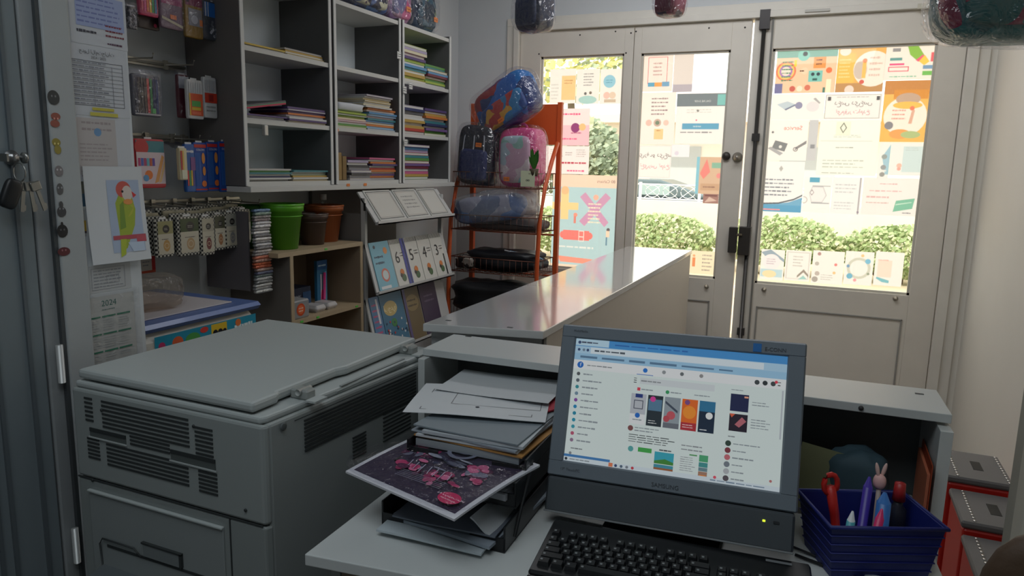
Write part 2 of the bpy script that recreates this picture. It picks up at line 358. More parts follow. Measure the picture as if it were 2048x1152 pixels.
# wall socket
so = thing('wall_switch', 'white double switch plate on the right wall beside the door frame', 'switch', (.66, 4.1, 1.47))
c = at(1911, 314, 0, .69); MB().rbox((.678, c.y-.05, c.z-.045), (.69, c.y+.05, c.z+.045), M((215, 213, 205), .4), .006).build('switch_plate', so)
MB().box((.675, c.y-.012, c.z-.015), (.679, c.y+.012, c.z+.015), M((90, 80, 70), .4)).build('switch_button', so)
one(MB().tube([(.683, c.y+.02, c.z+.05), (.683, c.y+.03, 2.2), (.683, c.y-.1, 2.6)], .006, M((190, 188, 182))), 'cable', 'thin white cable running up the right wall from the switch', 'cable')
# ================================================================= OUTSIDE
def out_noise(c, n=.25, s=3): return M(c, .9, noise=n, nscale=s)
S(MB().box((-14, 4.45, -.2), (10, 40, -.02), out_noise((205, 188, 160), .2, 1.5)), 'ground')
S(MB().box((-14, 8.6, -.02), (10, 8.8, .1), out_noise((228, 214, 190), .1)), 'trim_4')
S(MB().box((-14, 12.2, -.02), (10, 12.45, .92), out_noise((232, 222, 205), .12, 2)), 'wall_garden')
fn = thing('garden_fence', 'white ornamental metal fence with diamond panels on the low wall outside', 'fence', (-3, 12.3, .92))
fm = M((245, 245, 242), .5)
fb = MB()
for zz in (.94, 1.18): fb.box((-7, 12.3, zz), (6, 12.325, zz+.018), fm)
fb.build('rail', fn)
for i in range(14):
    x = -7+i; q = MB().box((x, 12.28, .92), (x+.04, 12.33, 1.22), fm).build('post', fn)
for i in range(13):
    x = -7+i; q = MB()
    for k in range(3):
        a = x+.08+k*.3
        q.tube([(a+.15+.12*math.cos(t*PI/8), 12.31, 1.07+.10*math.sin(t*PI/8)) for t in range(16)], .006, fm, 5, True)
        q.tube([(a, 12.31, .95), (a+.3, 12.31, 1.18)], .005, fm, 5); q.tube([(a, 12.31, 1.18), (a+.3, 12.31, .95)], .005, fm, 5)
    q.build('scroll_panel', fn)
# car behind the fence
cr = thing('car', 'dark grey parked car behind the white fence outside', 'car', (-3.2, 15.6, -.02))
cm = M((110, 116, 124), .4, .1, coat=.3)
def car_prof(y0, y1, pts, m, name):
    n = len(pts); mb = MB().add([(p[0], y0, p[1]) for p in pts]+[(p[0], y1, p[1]) for p in pts], [tuple(range(n)), tuple(range(2*n-1, n-1, -1))]+[(i, n+i, n+(i+1) % n, (i+1) % n) for i in range(n)], m)
    return mb.build(name, cr, bevel=.04)
cx = -5.3
car_prof(14.8, 16.4, [(cx, .2), (cx+4.3, .2), (cx+4.35, .5), (cx+4.2, .72), (cx+3.3, .86), (cx+.2, .88), (cx, .75)], cm, 'body')
car_prof(14.9, 16.3, [(cx+.2, .88), (cx+.6, 1.16), (cx+1.1, 1.24), (cx+2.1, 1.23), (cx+3.3, .86)], M((105, 120, 125), .15, .2), 'cabin')
MB().box((cx+1.0, 14.87, .92), (cx+1.6, 14.9, 1.18), M((160, 180, 180), .1)).box((cx+1.68, 14.87, .92), (cx+2.3, 14.9, 1.14), M((160, 180, 180), .1)).build('side_window', cr)
for wx in (cx+.8, cx+3.5):
    MB().lathe([(0, 0), (.2, 0), (.33, .02), (.33, .2), (0, .2)], (wx, 14.95, .30), M((35, 35, 38), .7), X=Matrix.Rotation(PI/2, 3, 'X')).build('wheel', cr)
# shrubs of the hedge
def foliage(mb, c, r, n, cols, size=.06, seed=0):
    rr = random.Random(seed)
    for i in range(n):
        u = rr.uniform(-1, 1); a = rr.uniform(0, 2*PI); k = rr.uniform(.55, 1)**.5; s_ = math.sqrt(1-u*u)
        p = V(c)+V((r[0]*k*s_*math.cos(a), r[1]*k*s_*math.sin(a), r[2]*k*u)); d = V((rr.uniform(-1, 1), rr.uniform(-1, 1), rr.uniform(-.6, 1))).normalized(); e = d.orthogonal().normalized()
        z = size*rr.uniform(.6, 1.3); mb.add([p-e*z*.5, p+d*z*.6-e*z*.1, p+e*z*.5+d*z*.3, p+d*z*-.5], [(0, 1, 2, 3)], rr.choice(cols))
    return mb
gm = [M(c, .8, trans=.3) for c in ((186, 200, 150), (170, 188, 132), (200, 208, 166), (156, 176, 124), (214, 214, 180))]
hx = [(-5.6, 'leftmost shrub of the hedge outside, seen through the left glass'), (-3.9, 'broad shrub of the hedge outside, between the two left panes'), (-2.3, 'low green shrub of the hedge outside behind the middle pane'),
      (-.6, 'pale green shrub of the hedge outside behind the left of the wide pane'), (1.0, 'tall green shrub of the hedge outside behind the right of the wide pane'), (2.6, 'last green shrub of the hedge outside towards the right')]
for i, (x, lb) in enumerate(hx):
    t = thing('hedge_shrub', lb, 'shrub', (x, 10.9, 0), 'shrubs of the hedge outside')
    foliage(MB(), (x, 10.9, .42+.04*(i % 2)), (.86, .4, .36), 3200, gm, .065, i).build('foliage', t)
    w = MB()
    for k in range(5): w.tube([(x+(k-2)*.12, 10.9, -.02), (x+(k-2)*.28, 10.9+.1*(k % 2), .3)], .015, M((120, 100, 75), .8), 5)
    w.build('stem', t)
gt = [M(c, .8, trans=.3) for c in ((172, 184, 160), (190, 200, 176), (156, 170, 146), (206, 210, 176))]
for i, (x, y, zc, rx, rz, lb) in enumerate(((-5.9, 17.5, 1.55, 1.35, 1.15, 'round leafy tree outside beyond the fence, seen through the left pane'), (-5.0, 14.2, 3.35, 1.7, .62, 'tree with hanging yellow-green branches above the left pane'))):
    t = thing('street_tree', lb, 'tree', (x, y, 0))
    foliage(MB(), (x, y, zc), (rx, .9, rz), 3600 if i == 0 else 900, gt if i == 0 else [M((214, 214, 140), .8, trans=.3), M((228, 222, 160), .8, trans=.3), gt[0]], .16, 40+i).build('crown', t)
    MB().tube([(x, y, -.02), (x+.1, y, zc*.6), (x, y, zc)], [.13, .1, .05], M((120, 105, 88), .9), 8).build('trunk', t)
bd = thing('street_building', 'pale white building with shaded awning across the street', 'building', (0, 24, 0))
MB().box((-16, 24, -.02), (10, 30, 2.9), out_noise((240, 236, 228), .06, .6)).build('wall', bd)
MB().box((-16, 22.9, 2.9), (10, 30, 3.15), M((215, 205, 192), .8)).build('roof_edge', bd)
for x in (-9, -5.5, -1.5, 2.5): MB().box((x, 23.95, .6), (x+1.6, 24.02, 2.2), M((190, 196, 200), .3)).build('window', bd)
# ================================================================= POSTERS ON THE GLASS (seen from behind)
PY = 4.309; _pn = [0]
def poster(x0, y0, x1, y1, name, label, els=(), base=(238, 234, 232), tr_=.88, cat='poster', group=None, dy=0, seed=3):
    xm, ym = (x0+x1)/2, (y0+y1)/2
    a = at(x0, ym, 1, PY).x; b = at(x1, ym, 1, PY).x; z0 = at(xm, y1, 1, PY).z; z1 = at(xm, y0, 1, PY).z
    wash = lambda c, k: tuple(int(v+(255-v)*k) for v in c)  # lifts print colours towards white: glare of outdoor light put into the ink
    els = [tuple(wash(q, .12) if isinstance(q, tuple) and len(q) == 3 and max(q) > 1 else q for q in e) for e in els]; base = wash(base, .18)
    _pn[0] += 1
    return inked_sheet(name, label, cat, V((a, PY+dy-.00005*_pn[0], z0)), b-a, z1-z0, els, base, group, seed)
PK = (232, 90, 140); GY = (150, 150, 155); TX = (120, 118, 122)
poster(1100, 138, 1152, 207, 'flyer', 'white flyer with peach page, leftmost at the top of the left pane', [('r', .45, .1, .98, .8, (250, 200, 140)), ('l', .55, .55, .9, .7, 2, (190, 140, 90)), ('l', .05, .1, .35, .6, 5, (205, 205, 205))], tr_=.8)
poster(1153, 138, 1199, 208, 'flyer', 'white flyer with thin writing and a pale teal mound, centre top of the left pane', [('l', .3, .5, .75, .9, 5, GY), ('e', .5, .12, .4, .12, (165, 205, 205)), ('c', .4, .3, .06, (90, 90, 90)), ('c', .62, .32, .06, (110, 100, 90))])
poster(1200, 138, 1247, 208, 'flyer', 'white flyer with pale blue disc, right end of the top row in the left pane', [('c', .4, .65, .26, (140, 195, 222)), ('l', .25, .58, .55, .72, 2, (90, 150, 180)), ('c', .3, .25, .14, (230, 190, 180)), ('c', .55, .25, .14, (225, 200, 180)), ('r', .2, .05, .7, .14, (200, 180, 160))])
poster(1123, 217, 1179, 291, 'flyer', 'pink and white promotional flyer beside the orange rack', [('r', 0, 0, 1, .55, (240, 190, 205)), ('l', .0, .78, .7, .92, 1, PK), ('l', .0, .12, .6, .24, 1, PK), ('c', .5, .48, .16, (130, 50, 110)), ('c', .75, .5, .12, (245, 190, 130)), ('l', .35, .3, .8, .38, 1, (170, 80, 120))], base=(245, 222, 228))
poster(1092, 292, 1178, 348, 'flyer', 'white notice with red headline under the pink flyer', [('l', .1, .6, .4, .9, 4, (190, 180, 180)), ('l', .7, .6, .95, .9, 4, (180, 175, 178)), ('l', .45, .65, .62, .8, 2, GY), ('l', .35, .3, .95, .5, 1, (190, 70, 90)), ('l', .5, .04, .95, .2, 1, PK)], base=(246, 232, 236))
poster(1103, 350, 1235, 590, 'maths_poster', 'large pale blue poster with yellow plus and purple cross signs', [
    ('r', 0, .9, 1, 1, (250, 215, 195)), ('t', .8, .95, .035, '80 Cahiers', (120, 100, 100), 1),
    ('r', .13, .63, .25, .87, (255, 214, 150)), ('c', .19, .87, .06, (255, 190, 140)), ('r', .0, .71, .4, .77, (255, 214, 150)),
    ('p', [(.42, .82), (.5, .86), (.86, .62), (.8, .58)], (205, 150, 190)), ('p', [(.8, .86), (.88, .82), (.5, .58), (.42, .62)], (205, 150, 190)),
    ('l', .55, .6, .75, .78, 6, (245, 235, 210)), ('c', .66, .82, .04, (250, 180, 160)),
    ('r', .18, .46, .58, .54, (250, 120, 115)), ('c', .18, .5, .052, (250, 120, 115)), ('c', .58, .5, .052, (250, 120, 115)), ('f', .42, .45, .5, .54, .008, (250, 240, 235)), ('r', .42, .485, .5, .492, (250, 240, 235)),
    ('c', .36, .67, .03, (245, 150, 130)), ('r', .335, .6, .37, .66, (225, 130, 120)), ('c', .86, .56, .025, (90, 80, 90)), ('r', .83, .5, .88, .55, (250, 215, 190)), ('r', .83, .43, .85, .5, (90, 130, 160)),
    ('l', .1, .38, .8, .42, 1, (235, 240, 240)), ('r', 0, .08, .95, .25, (250, 220, 200)), ('p', [(.1, .32), (.9, .3), (.95, .26), (.15, .27)], (250, 150, 130)), ('t', .5, .15, .04, 'III', (230, 110, 110))], base=(172, 208, 220))
poster(1285, 108, 1346, 183, 'flyer', 'white certificate with a pencil border at the top of the middle pane', [('f', .18, .2, .82, .92, .02, (220, 110, 120)), ('l', .35, .4, .65, .8, 4, (190, 150, 150)), ('r', .2, .13, .42, .24, (90, 160, 200)), ('r', .42, .13, .66, .24, (245, 160, 90)), ('r', .66, .13, .9, .26, (110, 160, 200))], base=(244, 226, 222))
poster(1347, 108, 1386, 184, 'flyer', 'blank grey-pink sheet beside the certificate at the top of the middle pane', [('r', .0, 0, 1, .2, (178, 172, 186))], base=(222, 212, 210))
poster(1281, 185, 1350, 289, 'flyer', 'white letter with centred writing and a peach drawing in the middle pane', [('l', .3, .55, .8, .92, 5, (160, 140, 145)), ('c', .25, .42, .09, (230, 190, 180)), ('c', .5, .42, .11, (200, 170, 160)), ('c', .5, .42, .06, (110, 130, 110)), ('c', .75, .42, .08, (235, 200, 190)), ('r', .42, .1, .68, .3, (250, 205, 150)), ('l', .48, .24, .62, .3, 1, (190, 140, 90))], base=(246, 236, 234))
poster(1352, 186, 1456, 288, 'web_page_print', 'printed web page with dark banner and blue bar in the middle pane', [('r', 0, .74, .97, .99, (112, 124, 134)), ('r', .78, .76, .96, .97, (120, 190, 190)), ('t', .5, .84, .05, 'ONLINE SHOP', (220, 225, 230), 1), ('c', .42, .66, .025, (110, 110, 110)), ('l', .2, .6, .7, .7, 2, (214, 214, 214)), ('c', .4, .47, .015, PK), ('r', .13, .29, .84, .41, (92, 160, 200)), ('t', .42, .35, .05, 'services', (240, 245, 250), 1), ('l', .1, .2, .85, .26, 1, (130, 130, 140))], base=(246, 240, 242))
poster(1343, 289, 1379, 314, 'paper_patch', 'small grey lavender square patch over the letter in the middle pane', [('c', .3, .3, .12, (220, 214, 235))], base=(240, 238, 250), dy=-.002, cat='paper')
poster(1277, 291, 1342, 356, 'sign', 'white sign with black and red Arabic lettering in the middle pane', [('f', .02, .02, .98, .98, .008, (200, 190, 195)), ('t', .5, .72, .19, 'سعيد وفريق', (70, 66, 72), 1), ('t', .5, .38, .17, 'خدمة سريعة', (225, 120, 140), 1)], base=(250, 242, 243), cat='sign')
poster(1392, 314, 1443, 388, 'photo_flyer', 'brown and pink photo flyer with blue edge low in the middle pane', [('r', .0, 0, .12, 1, (130, 195, 220)), ('r', .12, 0, 1, 1, (214, 178, 152)), ('p', [(.15, .55), (.4, .95), (.55, .6), (.3, .4)], (235, 130, 125)), ('r', .6, .7, 1, .85, (130, 180, 160)), ('c', .9, .5, .1, (235, 140, 140)), ('r', .2, .1, .95, .28, (200, 160, 130)), ('l', .3, .14, .8, .24, 1, (140, 100, 90))], base=(214, 178, 152))
poster(1406, 388, 1437, 407, 'flyer', 'tiny brown card under the photo flyer in the middle pane', [('p', [(.1, .1), (.4, .7), (.9, .3), (.5, .2)], (210, 180, 170)), ('r', .1, .75, .9, .9, (110, 70, 70))], base=(150, 105, 100))
poster(1378, 502, 1430, 548, 'flyer', 'pale cream sheet with a small orange figure at the bottom of the middle pane', [('r', .12, .3, .24, .7, (235, 140, 90)), ('c', .18, .78, .05, (240, 170, 120)), ('l', .5, .1, .9, .9, 5, (170, 160, 150))], base=(250, 232, 200))
# wide right pane
MON = [(240, 150, 90), (110, 190, 180), (245, 190, 160)]
poster(1552, 97, 1673, 186, 'kids_poster', 'busy children poster with rainbow and little creatures, top left of the wide pane', [
    ('r', 0, 0, .13, .22, (110, 110, 160)), ('r', 0, .8, 1, 1, (120, 170, 160)), ('c', .17, .5, .17, (240, 120, 90)), ('c', .17, .5, .14, (245, 200, 110)), ('c', .17, .5, .11, (170, 120, 190)), ('c', .17, .5, .08, (245, 225, 215)), ('l', .1, .25, .3, .75, 6, (80, 140, 110)),
    ('r', .3, .6, .34, .75, (240, 210, 60)), ('c', .45, .85, .1, (130, 200, 190)), ('c', .47, .88, .04, (60, 60, 60)), ('c', .48, .5, .06, (250, 210, 180)), ('l', .4, .45, .5, .55, 1, (90, 60, 50)),
    ('r', .62, .55, .82, .8, (240, 150, 80)), ('l', .66, .6, .78, .78, 2, (90, 60, 50)), ('r', .55, .25, .78, .5, (120, 195, 190)), ('c', .62, .42, .03, (50, 60, 70)), ('c', .71, .42, .03, (50, 60, 70)), ('r', .62, .28, .7, .33, (50, 90, 90)),
    ('c', .3, .1, .05, (200, 90, 80)), ('c', .42, .1, .05, (245, 230, 210)), ('c', .55, .12, .05, (210, 110, 90)), ('r', .85, 0, .93, .3, (250, 240, 210)), ('c', .88, .5, .05, (235, 110, 70)), ('r', .8, .0, .84, .12, (70, 120, 110))], base=(248, 196, 160))
poster(1674, 92, 1769, 184, 'menu_poster', 'orange yellow poster with a white plate shape, second along the top of the wide pane', [('r', 0, .0, 1, .2, (190, 140, 90)), ('r', 0, .2, .38, .85, (250, 190, 90)), ('l', .05, .3, .3, .75, 6, (252, 220, 150)), ('c', .75, .5, .4, (246, 234, 226)), ('e', .5, .48, .14, .2, (205, 190, 180)), ('r', .54, .3, .62, .65, (250, 190, 100)), ('c', .58, .68, .05, (240, 130, 80)), ('l', .68, .3, .95, .8, 4, (220, 190, 180)), ('c', .55, .22, .05, (210, 90, 80)), ('e', .15, .9, .12, .1, (245, 225, 215)), ('e', .3, .05, .1, .1, (235, 215, 205))], base=(238, 170, 80))
poster(1770, 88, 1869, 160, 'flyer', 'white flyer with a big green leaf corner, top right of the wide pane', [('p', [(.42, 1), (.62, 1), (.8, .65), (.68, .5), (.5, .7)], (130, 185, 70)), ('p', [(.65, .55), (.8, .68), (.9, .5), (.8, .4)], (240, 200, 80)), ('p', [(.62, .55), (.68, .5), (.78, .66), (.76, .7)], (230, 90, 120)), ('r', .1, .55, .35, .63, (90, 150, 150)), ('r', .14, .8, .3, .9, (140, 140, 145)), ('r', .1, .42, .4, .47, PK), ('f', .08, .24, .5, .38, .02, (225, 80, 105)), ('l', .12, .06, .7, .14, 1, (110, 190, 160)), ('r', .78, .3, .98, .4, (110, 150, 190)), ('r', .78, .12, .97, .24, (110, 185, 90)), ('r', .92, .5, .97, .75, (225, 90, 100))], base=(240, 232, 226))
poster(1765, 161, 1864, 284, 'menu_poster', 'orange poster with brown top and round cream plate, right side of the wide pane', [('r', 0, .78, 1, 1, (196, 130, 70)), ('r', .2, .7, .9, .85, (215, 140, 60)), ('c', .47, .42, .44, (248, 236, 226)), ('e', .5, .7, .25, .1, (190, 160, 140)), ('e', .5, .6, .3, .06, (250, 190, 90)), ('c', .6, .55, .05, (235, 120, 90)), ('l', .2, .35, .5, .55, 3, (225, 160, 150)), ('p', [(.55, .3), (.6, .52), (.66, .52), (.62, .3)], (220, 170, 150)), ('e', .4, .13, .22, .08, (240, 160, 90)), ('e', .62, .12, .2, .06, (170, 190, 130)), ('c', .16, .27, .09, (130, 130, 140))], base=(245, 178, 80))
poster(1543, 188, 1649, 239, 'flyer', 'white sheet with sketched computer gear under the children poster', [('p', [(.1, .6), (.25, .4), (.45, .6), (.3, .72)], (190, 205, 220)), ('p', [(.25, .4), (.28, .36), (.47, .56), (.45, .6)], (110, 120, 150)), ('c', .52, .55, .07, (140, 140, 175)), ('e', .78, .5, .12, .2, (228, 225, 232)), ('p', [(.78, .8), (.82, .85), (.92, .65), (.9, .6)], (170, 170, 175))], base=(247, 242, 244))
poster(1650, 188, 1763, 238, 'sign', 'framed white sign with black and red lettering and little cameras, centre of the wide pane', [('f', .0, .02, .98, .98, .01, (170, 170, 170)), ('r', .04, .74, .1, .9, (80, 80, 85)), ('r', .9, .74, .96, .9, (80, 80, 85)), ('t', .5, .66, .26, 'سعيد سعد', (90, 86, 92), 1), ('t', .5, .3, .22, 'خدمات رقمية', (200, 110, 125), 1), ('l', .2, .84, .8, .92, 1, (170, 170, 175))], base=(244, 238, 240), cat='sign')
poster(1535, 240, 1615, 321, 'service_flyer', 'white flyer with red word and laptop picture at the left of the wide pane', [('t', .62, .8, .15, 'Service', (225, 110, 90), 1), ('p', [(.12, .3), (.45, .22), (.52, .42), (.2, .5)], (120, 125, 130)), ('p', [(.02, .3), (.1, .34), (.42, .18), (.34, .12)], (170, 172, 178)), ('c', .34, .34, .04, (230, 230, 230)), ('p', [(.7, .25), (.98, .42), (.98, .5), (.72, .33)], (130, 130, 135)), ('o', .72, .28, .06, .02, (110, 110, 115)), ('c', .12, .7, .03, (110, 110, 115))], base=(250, 244, 244))
poster(1616, 240, 1634, 321, 'paper_patch', 'narrow grey strip beside the laptop flyer on the wide pane', [('r', .3, .3, .8, .4, (140, 142, 150))], base=(196, 198, 206), cat='paper')
poster(1636, 240, 1756, 351, 'letter', 'large white letter with small diamond emblem in the centre of the wide pane', [('r', .28, .72, .52, .97, (250, 246, 226)), ('p', [(.34, .86), (.4, .96), (.46, .86), (.4, .76)], (110, 120, 110)), ('p', [(.36, .86), (.4, .93), (.44, .86), (.4, .79)], (248, 246, 232)), ('l', .25, .68, .72, .74, 2, (190, 200, 190)), ('r', .03, .62, .9, .63, (205, 212, 205)), ('l', .3, .48, .68, .53, 1, (180, 186, 182)), ('l', .1, .12, .8, .3, 3, (196, 204, 198)), ('l', .1, .02, .8, .06, 1, (180, 186, 182))], base=(246, 250, 244))
poster(1757, 285, 1779, 356, 'flyer', 'narrow strip with grey circles right of the big letter', [('p', [(.3, .6), (1, .95), (1, .1), (.7, .1)], (160, 200, 220)), ('c', .5, .6, .25, (150, 160, 160)), ('c', .5, .3, .25, (150, 155, 160)), ('c', .45, .1, .24, (150, 150, 150)), ('r', .2, .19, .8, .22, (235, 235, 235))], base=(236, 240, 240))
poster(1780, 286, 1846, 351, 'flyer', 'pale blue sheet with a coral mark near the right edge of the wide pane', [('r', .38, .1, 1, .9, (206, 226, 232)), ('c', .3, .3, .08, (245, 190, 175)), ('c', .3, .2, .06, (240, 170, 160)), ('l', .45, .75, .85, .88, 2, (190, 205, 210))], base=(238, 238, 240))
poster(1522, 323, 1606, 424, 'price_list', 'white list with blue wave at the lower left of the wide pane', [('r', 0, 0, 1, .14, (90, 160, 205)), ('p', [(0, .14), (1, .14), (1, .3), (.7, .2), (.4, .16)], (110, 170, 210)), ('p', [(0, .17), (.45, .19), (.8, .27), (1, .36), (1, .33), (.8, .24), (.45, .16), (0, .14)], (90, 96, 106)), ('r', 0, .03, .5, .06, (230, 150, 160)), ('p', [(.4, .86), (.45, .92), (.5, .86), (.45, .8)], (180, 180, 180)), ('l', .08, .3, .8, .68, 5, (130, 136, 150))], base=(244, 243, 248))
poster(1607, 355, 1662, 425, 'flyer', 'white sheet with hexagon outlines and a blue tab below the big letter', [('r', .18, .86, .55, 1, (90, 165, 200)), ('p', [(.2, .55), (.3, .75), (.7, .75), (.85, .5), (.7, .28), (.3, .28)], (205, 205, 212)), ('p', [(.23, .55), (.32, .72), (.68, .72), (.81, .5), (.68, .31), (.32, .31)], (244, 240, 244)), ('p', [(.22, .57), (.3, .66), (.38, .57), (.3, .48)], (130, 120, 130)), ('p', [(.24, .57), (.3, .63), (.36, .57), (.3, .51)], (244, 240, 244)), ('r', .3, .75, .95, .77, (130, 135, 145)), ('r', .3, .26, .95, .28, (130, 135, 145)), ('o', .02, .35, .14, .03, (190, 180, 180))], base=(246, 246, 248))
poster(1663, 355, 1722, 428, 'flyer', 'white sheet of faint writing with a dark slide bar below the big letter', [('l', .1, .55, .85, .85, 3, (205, 208, 215)), ('l', .1, .1, .85, .35, 3, (200, 204, 212)), ('r', .92, .0, .96, 1, (160, 155, 165)), ('c', .94, .06, .04, (140, 130, 150))], base=(244, 244, 248))
poster(1724, 356, 1836, 431, 'flyer', 'white sheet with pink writing and a green folder picture, right of the wide pane', [('l', .3, .8, .65, .88, 1, (225, 180, 185)), ('l', .12, .6, .78, .7, 1, (225, 180, 185)), ('l', .08, .42, .6, .55, 1, (225, 185, 190)), ('l', .08, .28, .5, .38, 1, (220, 190, 190)), ('p', [(.58, .1), (.92, .2), (.95, .48), (.62, .4)], (120, 190, 165)), ('p', [(.62, .28), (.9, .36), (.9, .38), (.62, .31)], (200, 235, 220)), ('l', .75, .04, .95, .12, 1, (150, 150, 160))], base=(243, 238, 240))
for (x0, y0, x1, y1, lb, els) in (
    (1521, 499, 1568, 560, 'small cover page with blue mountains, first in the bottom row of the wide pane', [('p', [(0, .9), (.4, 1), (1, .7), (1, .6), (.5, .85), (.2, .75)], (150, 170, 190)), ('e', .45, .6, .38, .25, (244, 240, 246)), ('l', .25, .5, .65, .72, 3, (190, 170, 190)), ('r', .02, .1, .95, .36, (190, 222, 236)), ('e', .4, .2, .3, .12, (248, 226, 180))]),
    (1570, 501, 1621, 562, 'small cover page with chevrons in grey, second in the bottom row of the wide pane', [('f', .06, .06, .95, .95, .03, (214, 208, 206)), ('l', .3, .45, .7, .85, 4, (200, 196, 194)), ('p', [(.5, .18), (.75, .4), (.95, .22), (.95, .14), (.75, .3), (.5, .1)], (150, 140, 130)), ('p', [(.55, .05), (.75, .2), (.9, .08)], (160, 210, 210))]),
    (1624, 502, 1687, 568, 'small cover page edged with grey doodles, third in the bottom row of the wide pane', [('c', .2, .9, .06, (180, 140, 140)), ('c', .15, .6, .07, (190, 185, 180)), ('c', .18, .3, .08, (190, 180, 175)), ('c', .12, .12, .1, (170, 165, 160)), ('c', .75, .6, .05, (235, 130, 130)), ('c', .72, .35, .05, (250, 200, 140)), ('l', .3, .1, .7, .3, 3, (200, 198, 198))]),
    (1689, 503, 1746, 570, "small page with a colourful ring, fourth in the wide pane's bottom row", [('o', .5, .5, .42, .1, (210, 212, 200)), ('c', .8, .72, .1, (120, 190, 225)), ('c', .2, .25, .11, (110, 180, 215)), ('c', .12, .55, .06, (120, 160, 200)), ('c', .6, .88, .06, (250, 200, 140)), ('c', .4, .14, .06, (240, 160, 170)), ('c', .85, .35, .05, (150, 160, 140))]),
    (1749, 504, 1806, 572, "small rounded page with a blue brush stroke, last in the wide pane's bottom row", [('r', .1, .25, .6, .75, (246, 226, 214)), ('l', .1, .7, .5, .8, 1, (240, 190, 180)), ('p', [(.1, .25), (.55, .16), (.55, .08), (.3, .1), (.08, .2)], (120, 190, 205))])):
    poster(x0, y0, x1, y1, 'cover_page', lb, els, (247, 245, 244), cat='poster')
# ================================================================= BOOKCASES ON LEFT WALL
WF = -2.0
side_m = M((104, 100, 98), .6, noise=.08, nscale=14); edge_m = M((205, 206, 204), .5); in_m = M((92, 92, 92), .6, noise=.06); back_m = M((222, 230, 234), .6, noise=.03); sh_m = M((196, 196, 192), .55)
def bookcase(label, y0, y1, z0, z1, shelves, deep=0):
    t = thing('bookcase', label, 'bookcase', (-2.135, (y0+y1)/2, z0), 'open bookcase units on the left wall')
    th = .016
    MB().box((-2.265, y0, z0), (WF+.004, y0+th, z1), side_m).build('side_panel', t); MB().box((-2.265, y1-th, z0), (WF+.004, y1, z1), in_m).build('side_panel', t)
    e = MB(); e.box((WF+.004, y0, z0), (WF+.008, y0+th, z1), edge_m); e.build('edge_band', t); MB().box((WF+.004, y1-th, z0), (WF+.008, y1, z1), edge_m).build('edge_band', t)
    MB().box((-2.265, y0+th, z0), (-2.255, y1-th, z1), back_m).build('back_panel', t)
    for z in shelves: MB().box((-2.255, y0+th, z-.018), (WF+.002, y1-th, z), sh_m).build('shelf', t)
    MB().box((-2.24, y0+.1, z1-.14), (-2.235, y0+.13, z1-.1), M((120, 120, 118), .4, .8)).build('hanging_bracket', t)
    return t
ZS = [1.352, 1.585, 1.846, 2.118]
bc1 = bookcase('tall left bookcase unit with nearly empty shelves', 2.082, 2.604, 1.336, 2.42, [1.352, 1.585, 1.846, 2.13, 2.40])
bc2 = bookcase('middle bookcase unit with a leaning brown folder at the bottom', 2.622, 3.150, 1.336, 2.13, ZS)
bc3 = bookcase('right bookcase unit full of coloured exercise books', 3.166, 3.665, 1.336, 2.13, ZS)
MB().tube([(-2.25, 2.9, 2.1), (-2.245, 2.905, 2.0), (-2.25, 2.9, 1.93)], .004, M((40, 40, 40))).build('cable', bc2)
MB().rbox((-2.0, 2.18, 1.525), (-1.985, 2.2, 1.565), M((190, 190, 185), .4, .4), .003).build('hinge_plate', bc1)
one(MB().box((-2.265, 2.085, 1.312), (-1.975, 3.69, 1.334), sh_m), 'support_plank', 'long pale plank running under all three bookcase units', 'plank', bevel=.002)
for i, (px, py, lb) in enumerate(((799, 111, 'small white price tag high on the post right of the middle bookcase'), (810, 180, 'small white price tag halfway up the post of the right bookcase'), (812, 286, 'small white price tag low on the post of the right bookcase'), (822, 172, 'white price tag hanging on the shelf edge of the right bookcase'))):
    p = at(px, py, 0, -1.985); sheet('price_tag', lb, 'tag', V((-1.986, p.y-.018, p.z-.016)), Y, Z, .036, .034, [('f', .05, .05, .95, .95, .05, (150, 150, 150)), ('l', .15, .2, .9, .8, 2, (60, 60, 60))], (225, 225, 222))
for i, (px, py) in enumerate(((683, 260), (697, 370), (731, 369))):
    p = at(px, py, 0, -1.972); sheet('price_sticker', ('small orange price sticker on the middle shelf edge of the middle bookcase', 'left orange price sticker on the plank under the bookcases', 'right orange price sticker on the plank under the bookcases')[i], 'sticker', V((-1.973 if i else -1.996, p.y-.012, p.z-.006)), Y, Z, .024, .012, [], (225, 130, 60))
# ---- books lying in stacks
def stack(name, where, y0, y1, z, items, grp, x_out=-2.01, cat='book', depth=.2):
    zz = z+.0005; n = len(items)
    for i, (cname, c, t) in enumerate(items):
        jx = rnd.uniform(-.012, .008); jy = rnd.uniform(-.006, .006); d = depth
        k = n-i; pos = 'top' if k == 1 else ('bottom' if i == 0 else ('second from top' if k == 2 else '%s from bottom' % ['', 'second', 'third', 'fourth', 'fifth', 'sixth', 'seventh', 'eighth', 'ninth', 'tenth', 'eleventh', 'twelfth', 'thirteenth'][i]))
        a, b = (x_out-d+jx, y0+jy, zz), (x_out+jx, y1+jy, zz+t)
        cm_ = M(c, .5); pg = M((206, 204, 198), .7)
        mb = MB(); cv = min(.0014, t*.18)
        mb.box((a[0], a[1], a[2]), (b[0], b[1], a[2]+cv), cm_).box((a[0], a[1], b[2]-cv), (b[0], b[1], b[2]), cm_)
        if i % 3 == 0 and t < .02: mb.box((a[0]+.002, a[1]+.002, a[2]+cv), (b[0]-.002, b[1]-.002, b[2]-cv), pg)
        else: mb.box((a[0]+.001, a[1]+.0005, a[2]+cv), (b[0]-.0003, b[1]-.0005, b[2]-cv), cm_)
        one(mb, name, '%s %s, %s, %s' % (cname, name.replace('_', ' '), pos, where), cat, grp); zz += t+.0004
    return zz
